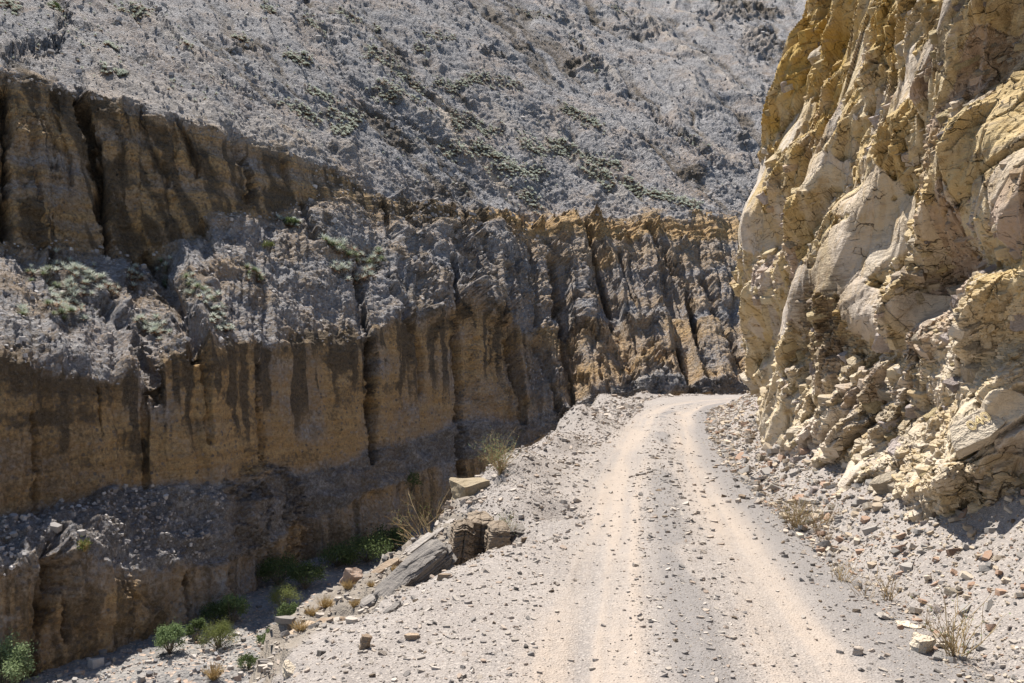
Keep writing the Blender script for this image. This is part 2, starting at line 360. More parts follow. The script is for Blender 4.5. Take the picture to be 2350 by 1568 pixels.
# strata: harder beds stand proud
bed = fbm(Z * 0 + SS / 60, Z / 1.1 + .25 * warp, Z * 0, 3, 80)
D += (upc * .55 + low * .14 + bas * .22 + mid * right * .12) * bed
hx = X * 0.6 + Y * 0.8; hf = X * 0.8 - Y * 0.6                         # hill: along contour / down the fall line
rill = fbm(hx / 7 + 1.2 * fbm(X / 25, Y / 25, Z / 25, 2, 90), hf / 45, Z * 0, 3, 91, ridged=True)
big = fbm(hx / 26, hf / 90, Z * 0, 2, 95)
D += hill * (1.05 * rill + 2.0 * big * sm(k1[:, None] - VV, 10, 160))
dq = (UU * .70 - VV * .72 + 26 * fbm(X / 22, Y / 22, Z / 22, 3, 96)); de = UU * .72 + VV * .70
run = fbm(dq / 30, de / 420, Z * 0, 3, 97, .6); run2 = fbm(dq / 9, de / 170, Z * 0, 2, 98)
D += hill * sm(k1[:, None] - VV, -5, 60) * (1.5 * run + .55 * run2) * np.clip(DD / 170, .6, 1.6)
rough = fbm(X / 2.4, Y / 2.4, Z / 2.0, 5, 100, .62)
crag = sm(fbm(X / 16, Y / 16, Z / 16, 3, 110), .05, .4)
D += rough * (0.36 + hill * (.16 + .8 * crag * sm(DD, 110, 190)) + mid * .35 + ben * .3)
fine = fbm(X / .55, Y / .55, Z / .5, 3, 120, .7)
D += fine * (.15 + .09 * hill + .10 * mid * (1 - right) + .06 * right)
stn = voro(X / .9 + Z * .4, Y / .9 + Z * .8, 131)
D += np.where(stn[4][0] > .62, 1, 0) * np.clip(.42 - stn[0], 0, 1) * .55 * (hill * .9 + mid + ben * .8 + right * cliffm * .3)
def groove(pts, wd, dep, soft=1.0):
    """a crevice (dep < 0) or a rib (dep > 0) following a line on the wall"""
    global D
    p = np.array(pts, float)
    best = np.full(UU.shape, 9e9)
    for a, b in zip(p[:-1], p[1:]):
        ab = b - a; t = np.clip(((UU - a[0]) * ab[0] + (VV - a[1]) * ab[1]) / (ab @ ab), 0, 1)
        e = np.hypot(UU - a[0] - t * ab[0], (VV - a[1] - t * ab[1]) * (.6 if dep < 0 else 1.0)); best = np.minimum(best, e)
    q = best + .45 * wd * fine + .9 * wd * rough + .8 * wd * fbm(X / 2.5, Y / 2.5, Z / 4, 2, 133)
    D += dep * (1 - sm(q, wd * .25 * (2 - soft), wd)) * (1 - .9 * hill * (p[:, 1].max() > 450 or p[0, 1] > 180))
for pts, wd, dep in [
  ([(2,225),(10,330),(8,520)],16,-3.0), ([(185,205),(200,300),(222,420),(250,575)],17,-3.6), ([(225,330),(240,470),(246,560)],9,-1.5),
  ([(410,285),(440,350),(455,400)],10,-1.6), ([(520,290),(545,350),(580,430)],9,-1.4), ([(566,370),(572,470)],10,-1.5), ([(330,270),(350,350),(380,420)],8,-1.0),
  ([(640,360),(660,420)],8,-1.0), ([(120,230),(150,330),(160,420)],8,-.9), ([(60,300),(75,460)],8,-.9),
  ([(810,640),(838,720),(850,820),(850,1050)],10,-3.2), ([(890,640),(930,720),(962,800),(965,900)],9,-1.8), ([(1030,640),(1045,720),(1052,860),(1056,1080)],11,-3.4),
  ([(593,840),(595,980),(600,1085)],8,-1.6), ([(226,900),(232,990),(228,1065)],10,-1.8), ([(70,960),(80,1170)],10,-1.4), ([(330,900),(335,1110)],8,-1.1), ([(470,830),(475,1010)],7,-.8),
  ([(1058,425),(1068,500),(1075,560),(1092,620)],9,-2.2), ([(880,480),(900,540)],10,-1.6), ([(1160,790),(1190,900),(1200,960)],11,-2.0),
  ([(1216,575),(1222,660),(1226,740)],8,-1.6), ([(1262,620),(1278,700),(1282,775)],15,-3.6), ([(1340,530),(1372,640),(1402,745)],10,-2.6),
  ([(1478,545),(1520,600),(1552,650)],9,-2.2), ([(1420,600),(1450,690),(1475,740)],8,-1.8), ([(1545,620),(1585,720),(1600,790)],10,-2.6), ([(1610,650),(1660,760),(1695,830)],10,-2.6),
  ([(1230,800),(1262,880),(1300,985)],11,-2.6), ([(1285,810),(1312,900),(1325,960)],9,-2.0), ([(1380,850),(1395,900)],9,-1.4), ([(1555,800),(1582,905)],11,-2.6), ([(1450,780),(1470,850)],8,-1.2),
  ([(330,600),(390,670),(440,760),(455,800)],20,-2.0), ([(240,700),(300,790),(350,880)],20,-1.8), ([(470,510),(480,620)],14,-1.0), ([(690,480),(720,560)],12,-1.2),
  ([(140,1300),(145,1470)],9,-1.0), ([(420,1330),(425,1430)],9,-1.2), ([(520,1290),(525,1380)],9,-1.2), ([(590,1270),(600,1330)],8,-1.0), ([(110,1270),(100,1400),(70,1540)],24,-2.4),
  ([(700,0),(800,180),(1000,330)],9,-.7), ([(1000,200),(1090,360),(1160,440)],7,-.7), ([(1240,0),(1400,190),(1600,330),(1690,430)],9,-.9), ([(330,0),(420,120),(600,240)],8,-.6),
  ([(130,0),(150,60),(130,100),(20,130)],18,-1.3)]:
    groove(pts, wd, dep)
for pts, wd, dep in [([(985,505),(1000,600),(1015,700)],60,1.6), ([(1130,515),(1125,600),(1130,690)],62,1.8), ([(1235,590),(1240,700)],26,1.4), ([(1300,530),(1320,640),(1345,740)],44,2.0),
  ([(1395,545),(1430,660),(1460,740)],34,1.6), ([(1470,550),(1500,650)],30,1.3), ([(1520,560),(1570,680)],30,1.3), ([(1600,560),(1660,680)],34,1.3),
  ([(1255,780),(1275,880)],32,1.6), ([(1350,770),(1370,880)],40,1.6), ([(1430,760),(1440,850)],30,1.2), ([(1510,750),(1540,880)],42,1.8), ([(1630,760),(1650,880)],40,1.5),
  ([(1090,700),(1110,900)],48,1.0), ([(700,840),(710,1060)],100,.5), ([(80,330),(110,560)],60,1.2), ([(320,280),(330,500)],80,.8), ([(160,1290),(250,1380)],90,.8),
  ([(585,1110),(620,1250)],60,2.0), ([(1480,870),(1520,915)],44,1.6)]:
    groove(pts, wd, dep, .6)
clumps = [  # polygon-ish strokes in picture pixels: points, half width, count, kinds, where
 ([(60,632),(130,655)],16,16,('green','brown','silver'),'grass-green end of the big clump on the left ledge'),
 ([(120,610),(180,630),(215,655)],26,46,('silver','silver','silver','brown'),'upper part of the big silvery clump on the left ledge'),
 ([(150,660),(180,690),(130,700)],30,40,('silver','silver','brown'),'middle of the big silvery clump on the left ledge'),
 ([(110,725),(160,725),(155,745)],22,28,('silver','green','brown'),'lower end of the big silvery clump above the left cliff'),
 ([(38,725),(50,748)],10,8,('green','silver','brown'),'small clump hanging at the picture\'s left edge'),
 ([(262,665),(300,660),(320,650)],20,26,('brown','brown','silver'),'orange-brown clump right of the big silvery clump'),
 ([(350,625),(390,610)],12,12,('silver','green'),'clump in the gully mouth under the upper cliff'),
 ([(420,660),(455,685),(500,705)],15,28,('silver','brown','green'),'chain of rosettes down the rib below the gully'),
 ([(322,760),(350,745),(360,765)],18,24,('silver','silver','brown'),'compact clump on the lip above the lower cliff'),
 ([(560,635),(590,655)],16,14,('green','brown'),'small green and rust clump in mid slope'),
 ([(740,570),(790,590),(850,600),(870,610)],22,40,('green','silver','brown'),'upper half of the wide green clump in mid slope'),
 ([(760,630),(800,645),(860,640)],16,26,('brown','silver'),'lower half of the wide green clump in mid slope'),
 ([(900,640),(925,665),(945,690)],16,22,('green','brown'),'narrow clump hanging above the two dark crevices')]
far = [([(705,215),(760,235)],9,26), ([(650,238),(700,262),(735,285)],8,26), ([(745,262),(815,280),(790,310),(760,300)],12,60), ([(870,205),(915,230)],13,40), ([(655,135),(700,155)],12,30),
 ([(835,120),(880,145),(935,185)],12,50), ([(1005,185),(1050,200),(1090,185),(1190,210)],11,80), ([(1040,265),(1060,300)],12,16), ([(1020,340),(1085,360)],14,34), ([(1080,260),(1110,290),(1150,300)],10,36),
 ([(1085,330),(1120,350),(1160,365)],12,50), ([(1130,380),(1190,395),(1240,400)],16,70), ([(1200,330),(1240,360)],16,40), ([(1285,260),(1320,280),(1370,310)],10,60), ([(1260,335),(1300,355),(1350,375)],14,60),
 ([(1340,360),(1390,380),(1420,385)],8,34), ([(1330,395),(1380,410),(1400,440)],12,50), ([(1430,415),(1480,445),(1540,460),(1600,480)],9,110), ([(1200,445),(1230,480)],12,24), ([(945,235),(990,265)],7,20),
 ([(950,195),(970,215)],8,14), ([(275,28),(340,45)],8,24), ([(10,20),(45,35)],9,16), ([(125,30),(135,50)],10,10), ([(600,32),(625,45)],8,16), ([(690,60),(740,85)],8,20), ([(760,30),(830,60)],8,24), ([(970,90),(1040,105)],6,22),
 ([(240,118),(270,125)],5,8), ([(230,170),(290,185)],4,10), ([(420,105),(440,115)],5,6), ([(535,85),(570,100)],5,10), ([(1310,90),(1340,120),(1370,180)],6,14), ([(1180,20),(1260,50)],6,14), ([(1400,20),(1450,45)],5,12),
 ([(860,60),(870,75)],6,8), ([(950,110),(985,125)],6,10), ([(640,515),(680,525)],8,10), ([(470,720),(520,760)],12,10), ([(1560,300),(1620,340)],10,8)]
litter = np.zeros_like(D)
for pts, hw in [(c[0], c[1]) for c in clumps] + [(c[0], c[1] * 1.25) for c in far]:
    p = np.array(pts, float)
    for a, b in zip(p[:-1], p[1:]):
        ab = b - a; t = np.clip(((UU - a[0]) * ab[0] + (VV - a[1]) * ab[1]) / (ab @ ab), 0, 1)
        e = np.hypot(UU - a[0] - t * ab[0], VV - a[1] - t * ab[1]) + hw * .5 * rough + .3 * hw * fine
        litter = np.maximum(litter, 1 - sm(e, hw * .5, hw * 1.15))
cragm = np.zeros_like(D)
for u0, v0, ru, rv in ((1000,440,150,40),(930,330,60,25),(1750,110,70,55),(1770,230,50,35),(1690,25,120,35),(1590,395,50,20),(780,345,60,18),(1480,70,70,30),(1330,150,60,20),(560,110,50,16),(340,140,60,14),(200,80,40,16),(1120,130,50,16),(1700,330,40,22)):
    cragm = np.maximum(cragm, sm(np.exp(-((UU - u0) / ru) ** 2 - ((VV - v0) / rv) ** 2) + .45 * fbm(X / 5, Y / 5, Z / 5, 3, 151), .45, .8))
D += cragm * hill * (1.0 * rough + .5 * fbm(X / 4, Y / 4, Z / 4, 3, 152, .6, True)) * np.clip(DD / 150, .7, 2)
PW = P0 + NN * D[..., None]
# material zones: bare ochre rock, desert varnish with painted shade, pale washes
inner = np.clip(D, -3, 2)
drip = fbm((lean + .6 * warp) / 1.1, Z / 14, Z * 0, 3, 140)
drip2 = fbm((lean) / 4.5, Z / 30, Z * 0, 2, 141)
under = (VV - k3[:, None]) / (k4 - k3)[:, None]
patch = fbm(X / 6, Y / 6, Z / 4, 5, 145, .6); patch2 = fbm(X / 2, Y / 2, Z / 1.6, 3, 146, .6)
SEG = SEG + .10 * patch + .05 * rough
upc = sm(SEG, 0.9, 1.12) * (1 - sm(SEG, 1.85, 2.15)); mid = sm(SEG, 1.85, 2.15) * (1 - sm(SEG, 2.9, 3.06)); low = sm(SEG, 2.92, 3.06) * (1 - sm(SEG, 3.88, 4.1))
ben = sm(SEG, 3.9, 4.1) * (1 - sm(SEG, 4.85, 5.05)); bas = sm(SEG, 4.87, 5.05)
och = low * (.78 + .75 * patch) + upc * (.68 + .45 * bed + .5 * patch) + bas * (.55 + .6 * patch) + mid * right * (.34 + .3 * bed + .35 * patch)
och += right * np.exp(-((SEG - 1.75) / .4) ** 2) * .5 + mid * (1 - right) * (.20 + .28 * sm(patch + .2 * rough, -.3, .5)) + .22 * ben * sm(patch2, 0, .5)
och += .30 * hill * sm(patch, .0, .5) * (1 - sm(k1[:, None] - VV, 30, 120)) * (1 - right) * .6
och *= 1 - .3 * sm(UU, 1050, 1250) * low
reach = .25 + .55 * sm(fbm((lean + warp) / 3.2, Z * 0, Z * 0, 3, 147), -.4, .5)
stain_shade_m = low * (1.15 * sm(drip + .35 * patch2, -.12, .30) * (1 - sm(under / reach, .45, 1.25)) + .55 * (1 - sm(under, .03, .28)) + .55 * sm(patch + .5 * patch2, .10, .5)) + .45 * low * sm(330 - UU, 0, 200)
stain_shade_m += upc * (1 - right) * (.30 + .75 * sm(drip + .9 * patch, -.2, .45)) + bas * (.2 + .5 * sm(drip + patch, -.1, .5)) + mid * right * (.02 + .35 * drip + .4 * patch)
stain_shade_m *= 1 - .75 * right
stain_shade_m += .6 * sm(-D, .9, 2.4) * cliffm  # deep crevices darkened in the colour, shade painted into the recesses
stain_shade_m *= 1 - .7 * right * np.exp(-((SEG - 1.75) / .4) ** 2)
stain_shade_m = stain_shade_m * (1 - ben) + ben * (.52 + .3 * patch)  # bench scree: dark slate tone with its shade painted in
stain_shade_m += .30 * crag * hill * sm(DD, 120, 190) + .42 * cragm * hill
stain_shade_m += hill * (.55 * sm(-run - .3 * run2, .12, .5) + .25 * sm(-run2, .1, .6)) + mid * (1 - right) * (.10 + .55 * sm(patch2 + .6 * patch, .02, .5))
stain_shade_m = np.maximum(stain_shade_m, litter * .62)
pale = np.zeros_like(D)
def stroke(pts, wd, amt):
    global pale
    p = np.array(pts, float)
    for a, b in zip(p[:-1], p[1:]):
        ab = b - a; t = np.clip(((UU - a[0]) * ab[0] + (VV - a[1]) * ab[1]) / (ab @ ab), 0, 1)
        e = np.hypot(UU - a[0] - t * ab[0], VV - a[1] - t * ab[1]) + 4 * rough + 2 * fine
        pale = np.maximum(pale, amt * (1 - sm(e, wd * .4, wd)))
stroke([(1010,225),(1020,270),(1060,330),(1110,380),(1165,440)], 15, 1.0)
stroke([(230,190),(450,262),(700,350)], 60, .42); stroke([(0,110),(130,150)], 40, .3); stroke([(700,300),(900,420)], 30, .25)
stroke([(1255,0),(1330,80),(1420,190)], 9, .45); stroke([(1560,260),(1700,370)], 10, .4)
stroke([(1430,500),(1560,505),(1680,520)], 14, .35)
pale = np.maximum(pale, hill * .42 * sm(run + .35 * run2, .22, .55))
zone = np.stack([np.clip(och, 0, 1.2), np.clip(stain_shade_m, 0, 1.1), pale], -1)
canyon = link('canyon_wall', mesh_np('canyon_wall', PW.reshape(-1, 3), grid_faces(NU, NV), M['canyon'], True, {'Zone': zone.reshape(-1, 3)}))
tag(canyon, 'steep grey scree hillside above fluted ochre conglomerate cliffs across the gorge', 'hillside', kind='structure')

def wall_at(u, v):
    i = int(np.argmin(np.abs(U - u)))
    jf = (v - VT) / (k5[i] - VT) * (NV - 1); j = max(1, min(NV - 2, int(round(jf))))
    return Vector(PW[i, j]), Vector(NN[i, j])

# ------------------------------------------------------------------ road, shoulder, bank, river
XL = L((-40,-3.4),(0,-2.5),(4,-2.1),(5.6,-1.66),(7.3,-1.26),(9,-.67),(10.2,-.2),(12.3,.35),(14,-.25),(16,-.55),(18,.1),(22,1.0),(27,1.9),(33,2.8),(40,4),(47,5.2),(53,7),(57,10),(59.5,14),(61,20),(62.5,30),(64,45),(140,60))
WS = L((-40,.2),(5,.15),(6.5,.35),(8,1.2),(9.5,2.35),(10.5,2.6),(12.5,2.5),(14,.95),(16,.6),(18,.5),(22,.5),(30,.6),(45,.6),(140,.6))
XR = L((-40,3.4),(4,3.5),(6,3.65),(7,3.75),(9.5,4.05),(13,4.5),(18,5.2),(27,7),(36,9.2),(44,11.6),(50,15),(56,22),(64,40))
TRK = L((-40,0),(4,.3),(6.2,.54),(8.6,.9),(14,1.75),(20,2.8),(27,4.2),(36,6.0),(44,8.6),(50,11.8),(54,15.5),(57,21),(60,30))
ZR = -2.25
def ground_h(x, y, detail=True):
    x = np.asarray(x, float); y = np.asarray(y, float)
    t = XL(y) - x + (0.25 * fbm(x * .8, y * .8, x * 0, 3, 200) if detail else 0)
    ws = WS(y)
    n1 = fbm(x * .5, y * .5, x * 0, 3, 205)
    z = ZR - 0.30 * np.clip(t, 0, None) - 1.75 * np.clip(t - ws, 0, None) - .10 * sm(t, -.3, .1)
    steep = np.clip(t - ws - 3, 0, None); z = z + steep * .75
    # rising talus on the right
    r = x - XR(y); z = z + np.clip(r + .1, 0, None) * (.46 + .34 * (1 - sm(y, 9, 20))) + .06 * n1 * sm(r, -.4, .4)
    # crown, ruts
    c = TRK(y)
    for k in (0., 1.8): z = z - .035 * np.exp(-((x - c - k) / .33) ** 2)
    z = z + .012 * fbm((x - c) * 7, y * .16, x * 0, 3, 245) + .02 * np.exp(-((x - c - .9) / .35) ** 2) + .03 * n1
    # mounds along the rim
    for mx, my, rx, ry, hh in ((.15, 16.2, .75, 1.5, .50), (1.15, 21.2, .8, 1.5, .42), (2.55, 29.5, .9, 2.4, .72), (5.4, 50, 1.6, 1.4, .55), (8.6, 55.8, 1.8, .9, .35), (-.1, 13.4, .7, .8, .16)):
        z = z + hh * np.exp(-((x - mx) / rx) ** 2 - ((y - my) / ry) ** 2)
    z = z - .30 * np.exp(-((x - .75) / .45) ** 2 - ((y - 12.6) / .5) ** 2)
    if detail:
        rim_ = np.exp(-((t + .3) / 1.1) ** 2) * sm(y, 13, 17); z = z + rim_ * (.22 * fbm(x * 1.1, y * .8, x * 0, 4, 233, .6) + .05 * fbm(x * 5, y * 3, x * 0, 3, 234, .7))
    z = z - .62 * np.exp(-((x + .40) / .85) ** 2 - ((y - 11.2) / .7) ** 2) - .5 * np.exp(-((x + 2.15) / .5) ** 2 - ((y - 9.0) / .5) ** 2)
    if detail:
        sh = sm(t, -.5, .6); tal = sm(r, -.2, .6)
        z = z + (.02 + .10 * sh + .10 * tal) * fbm(x * 2.2, y * 2.2, x * 0, 4, 210, .6)
        z = z + (.006 + .02 * sh + .03 * tal) * fbm(x * 9, y * 9, x * 0, 3, 220, .7)
        led = fbm(x * .7, y * .7, x * 0, 2, 230); st = z / .16 + led
        z = z + .22 * sh * sm(t, .2, .9) * ((np.floor(st) + sm(st - np.floor(st), .55, 1.0)) - st)
    return z
def zones(x, y):
    c = TRK(y); n = fbm(x * 1.3, y * .35, x * 0, 3, 240)
    tr = np.maximum(np.exp(-((x - c) / .45) ** 2), np.exp(-((x - c - 1.8) / .45) ** 2)) * (.85 + .5 * n) + .35 * np.exp(-((x - c - .9) / 1.9) ** 4) * (.5 + n)
    ty = fbm((x - c) * 7, y * .16, x * 0, 3, 245); tr = tr * (.85 + .9 * ty) + .12 * ty
    r = x - XR(y); t = XL(y) - x
    gd = np.exp(-((r + .55) / .55) ** 2) * .9 + 1.0 * np.exp(-((x - c - .9) / .33) ** 2) * sm(n, -.3, .4) + .35 * sm(t, -1.2, .2)
    rk = sm(t, .35, .9) * .9
    return np.stack([np.clip(tr, 0, 1), np.clip(gd, 0, 1), rk], -1)
gu = np.linspace(-900, 3300, 760); gd = np.exp(np.linspace(math.log(2.4), math.log(66), 430))
GU, GD = np.meshgrid(gu, gd, indexing='ij'); gx = (GU - CX) / FPX * GD; gy = GD
gz = np.maximum(ground_h(gx, gy), -9.0)
F = grid_faces(len(gu), len(gd)); keep = (gz.ravel()[F] > -8.9).any(1) & (gx.ravel()[F] < (XR(gy.ravel()[F]) + 5)).any(1)
road = link('dirt_road', mesh_np('dirt_road', np.stack([gx, gy, gz], -1).reshape(-1, 3), F[keep], M['ground'], True, {'Zone': zones(gx, gy).reshape(-1, 3)}))
tag(road, 'pale gravel mountain road with two beige wheel tracks bending right', 'road', kind='structure')

cxs = np.linspace(-150, 70, 180); cys = np.linspace(-90, 150, 180)
A, B = np.meshgrid(cxs, cys, indexing='ij'); cz = ground_h(A, B, False)
rz = -23.6 + 1.2 * fbm(A / 14, B / 14, A * 0, 3, 250)
cz = np.maximum(cz - .8, rz - .5)
cz = np.where(A > XR(B) + 3, cz - 4, cz)
bank = link('gorge_ground', mesh_np('gorge_ground', np.stack([A, B, cz], -1).reshape(-1, 3), grid_faces(180, 180), M['river'], True))
tag(bank, 'stony bank below the road running down into the gorge', 'ground', kind='structure')

def river_h(x, y):
    z = -23.1 + .55 * fbm(x / 9, y / 9, x * 0, 3, 260) + .22 * fbm(x / 1.4, y / 1.4, x * 0, 4, 265, .6) + .07 * fbm(x / .35, y / .35, x * 0, 2, 270)
    z = z + 1.0 * np.exp(-((x + 24) / 7) ** 2 - ((y - 57.5) / 4) ** 2)
    return z
rx = np.linspace(-52, 6, 330); ry = np.linspace(46, 132, 430)
A, B = np.meshgrid(rx, ry, indexing='ij')
river = link('riverbed', mesh_np('riverbed', np.stack([A, B, river_h(A, B)], -1).reshape(-1, 3), grid_faces(330, 430), M['river'], True))
tag(river, 'dry stony riverbed on the gorge floor', 'riverbed', kind='structure')

# ------------------------------------------------------------------ the rock cliff on the right
CP = np.array([(4.45,1.5),(4.6,3.5),(4.85,6.5),(5.15,9.5),(5.65,13),(6.35,18),(7.3,23.5),(8.1,26.5),(9.8,29.5),(13,33),(20,38),(30,44)])
tq = np.linspace(0, 1, 4000); seg = np.concatenate([[0], np.cumsum(np.hypot(*np.diff(CP, axis=0).T))]); seg /= seg[-1]
cxq, cyq = np.interp(tq, seg, CP[:, 0]), np.interp(tq, seg, CP[:, 1])
ksm = np.ones(121) / 121; cxq[60:-60] = np.convolve(cxq, ksm, 'valid'); cyq[60:-60] = np.convolve(cyq, ksm, 'valid')
uq = CX + FPX * cxq / cyq; ic = int(np.argmin(uq[:3400]))
i0 = int(np.argmin(np.abs(uq[:ic] - 3300))); met = np.where(uq[:ic] > 2600, .35, 1.0)[1:] * np.abs(np.diff(uq[:ic])) + 14 * np.hypot(np.diff(cxq[:ic]), np.diff(cyq[:ic]))
met = np.concatenate([[0], np.cumsum(met)]); ta = np.interp(np.linspace(met[i0], met[-1], 690), met, tq[:ic]); tb = np.concatenate([ta, np.linspace(tq[ic], 1, 70)[1:]])
bx, by = np.interp(tb, tq, cxq), np.interp(tb, tq, cyq)
sg = np.concatenate([[0], np.cumsum(np.hypot(np.diff(bx), np.diff(by)))])
tx, ty = np.gradient(bx, sg), np.gradient(by, sg); tl = np.hypot(tx, ty); nx, ny = -ty / tl, tx / tl
NS, NH = len(bx), 660
ztop = np.maximum((HY + 330) / FPX * by, 4.5); zbot = -3.0
ZZ = ztop[:, None] + (zbot - ztop[:, None]) * np.linspace(0, 1, NH)[None, :]
SG = np.repeat(sg[:, None], NH, 1); YB = np.repeat(by[:, None], NH, 1); XB = np.repeat(bx[:, None], NH, 1)
UB = CX + FPX * XB / YB; VB = HY - FPX * ZZ / YB
ang = math.atan2(.34, -.94); ca, sa = math.cos(ang), math.sin(ang)
wn = .5 * fbm(SG / 5, ZZ / 5, SG * 0, 2, 300); wn2 = .5 * fbm(SG / 5, ZZ / 5, SG * 0 + 9, 2, 301)
E1 = (SG + wn) * ca + (ZZ + wn2) * sa; E2 = -(SG + wn) * sa + (ZZ + wn2) * ca
def facets(a, b, t1, t2, off, seed, bias=(0, 0), jag=.0):
    j1_ = jag * fbm(SG / (a * .35), ZZ / (a * .35), SG * 0, 2, seed + 3)
    f1, f2, r1, r2, rn = voro(E1 / a + j1_, E2 / b - j1_, seed)
    v = off * (rn[0] * 2 - 1) + (t1 * (rn[1] * 2 - 1) + bias[0]) * r1 * a + (t2 * (rn[2] * 2 - 1) + bias[1]) * r2 * b
    return v, f2 - f1, rn
def tri(px, py, seed):
    """faceted noise: random heights at lattice points, flat triangles between them"""
    i, j = np.floor(px), np.floor(py); fx, fy = px - i, py - j; i = i.astype(np.int64); j = j.astype(np.int64); z0 = i * 0
    h = lambda a, b: _h(i + a, j + b, z0, seed) * 2 - 1
    h00, h10, h01, h11 = h(0, 0), h(1, 0), h(0, 1), h(1, 1)
    return np.where(fx + fy < 1, h00 + (h10 - h00) * fx + (h01 - h00) * fy, h11 + (h01 - h11) * (1 - fx) + (h10 - h11) * (1 - fy))
def rotc(a):
    c, s_ = math.cos(a), math.sin(a); return E1 * c - E2 * s_, E1 * s_ + E2 * c
def trif(a, b, seed, rot=0.0, wrp=.12):
    p, q = rotc(rot); w1_ = wrp * fbm(SG / a, ZZ / a, SG * 0, 2, seed + 1); w2_ = wrp * fbm(SG / a, ZZ / a, SG * 0 + 5, 2, seed + 2)
    return tri(p / a + w1_ + .5 * q / b, q / b + w2_, seed)
def saw(x, ris=.22):
    f = x - np.floor(x); return np.where(f < 1 - ris, f / (1 - ris), (1 - f) / ris)
far_k = sm(YB, 10, 24)
calm = sm(fbm(SG / 3.0, ZZ / 3.0, SG * 0, 2, 455), -.10, .35)          # some faces stay whole slabs
calm = np.maximum(calm, .55 * np.exp(-((UB - 2260) / 150) ** 2 - ((VB - 400) / 130) ** 2))
calm = np.maximum(calm, np.exp(-((UB - 1960) / 90) ** 2 - ((VB - 600) / 110) ** 2)); calm = np.clip(calm, 0, .93)
DQ = .70 * trif(2.7, 1.9, 410, .15) + .42 * trif(1.4, .8, 420, -.3) * (1 - .35 * calm) + .20 * trif(.60, .36, 430, .4) * (1 - .75 * calm) * (1 - .1 * far_k)
DQ += .095 * trif(.27, .15, 440, -.2) * (1 - .8 * calm) * (1 - .4 * far_k) + .04 * trif(.12, .075, 450, .3) * (1 - .8 * calm) * (1 - .9 * far_k)
s1 = saw(E2 / 2.3 + .55 * trif(2.6, 2.2, 460), .24 + .26 * far_k); s2 = saw(E2 / .72 + .8 * trif(1.0, .9, 461), .24 + .26 * far_k); s3 = saw(E2 / .23 + .9 * trif(.45, .35, 462), .3)
DQ += .60 * (s1 - .5) + .22 * (s2 - .5) * (1 - .6 * calm) * (1 - .4 * far_k) + .06 * (s3 - .5) * (1 - .85 * calm) * (1 - .9 * far_k)
f1_, f2_, _, _, q1 = voro(E1 / 2.2, E2 / 1.1, 470); e1_ = f2_ - f1_
f1_, f2_, _, _, q2 = voro(E1 / .8, E2 / .4, 471); e2_ = f2_ - f1_; q3 = voro(E1 / .3, E2 / .15, 472)[4]
DQ += (.26 * (q1[0] - .5) + .07 * (q2[0] - .5) * (1 - .6 * calm)) * (1 - .6 * far_k)
DQ -= .14 * (1 - sm(e1_, 0, .06)) * (1 - .6 * far_k) + .05 * (1 - .8 * far_k) * (1 - sm(e2_, 0, .09)) * (1 - .5 * calm)
for (u0, v0, ru, rv, amp) in ((2260,400,190,150,.55),(2230,600,140,45,-.8),(2030,800,70,40,-.75),(2100,130,70,120,.35),(1960,640,120,150,.35),(1900,760,60,130,-.15),(2080,740,110,60,.25),(1760,560,60,160,.25),(1930,420,100,40,-.3),(2250,900,140,160,.30),(1980,1060,120,90,.2),(1905,1150,60,16,-.45)):
    DQ += amp * np.exp(-((UB - u0) / ru) ** 2 - ((VB - v0) / rv) ** 2)
lamz = np.clip(np.exp(-((UB - 1905) / 60) ** 4 - ((VB - 740) / 130) ** 4) + np.exp(-((UB - 2130) / 60) ** 4 - ((VB - 110) / 90) ** 4) * .6 + np.exp(-((UB - 2050) / 80) ** 2 - ((VB - 950) / 70) ** 2) * .7 + .35 * sm(fbm(SG / 2, ZZ / 1.2, SG * 0, 2, 490), .38, .6), 0, 1)
DQ = DQ + lamz * .06 * fbm(SG / .5, ZZ / .09, SG * 0, 1, 495)
slabm = np.zeros_like(DQ)
for pts, wd in (([(2150,60),(2080,150),(2010,250)],38), ([(2060,480),(1985,560),(1940,640)],52), ([(1990,690),(2010,740)],40), ([(1850,640),(1815,740)],34), ([(1890,380),(1860,430)],30), ([(1960,470),(2010,420)],34), ([(1740,400),(1760,560)],26), ([(2130,690),(2090,720)],34), ([(2000,1090),(1960,1150)],36), ([(2310,960),(2340,930)],34), ([(1790,250),(1770,330)],22)):
    p = np.array(pts, float)
    for a, b in zip(p[:-1], p[1:]):
        ab = b - a; t = np.clip(((UB - a[0]) * ab[0] + (VB - a[1]) * ab[1]) / (ab @ ab), 0, 1)
        e = np.hypot(UB - a[0] - t * ab[0], VB - a[1] - t * ab[1]) + 10 * trif(.5, .3, 481) + 8 * trif(1.2, .5, 482); slabm = np.maximum(slabm, 1 - sm(e, wd * .9, wd * 1.06))
DQ = DQ * (1 - .8 * slabm) + .8 * (blur(DQ, 9) + .10 + .03 * trif(.55, .38, 483) + .10 * trif(1.5, 1.0, 484) + .006 * s3) * slabm
calm = np.maximum(calm, slabm * .93)
fade = 1 - .75 * sm(SG, sg[len(ta) - 1] + 1, sg[len(ta) - 1] + 5)
DQ *= fade
prof = np.interp(ZZ, [-3, -2.25, -1, 0, 2, 4.7, 8, 12.4, 18, 40], [.55, .5, .30, .12, .02, -.25, -.9, -2.3, -4.8, -20])
prof = prof - .35 * (1 - sm(YB, 8, 13)) * sm(-ZZ, -.5, 2.0)   # outward positive
prof = prof + sm(YB, 18, 25) * np.interp(ZZ, [-3, 0, 2, 4.7, 8, 12.4, 18], [-1.0, -.2, .1, .4, .1, .1, .1])
qx, qy = -.72, -.69
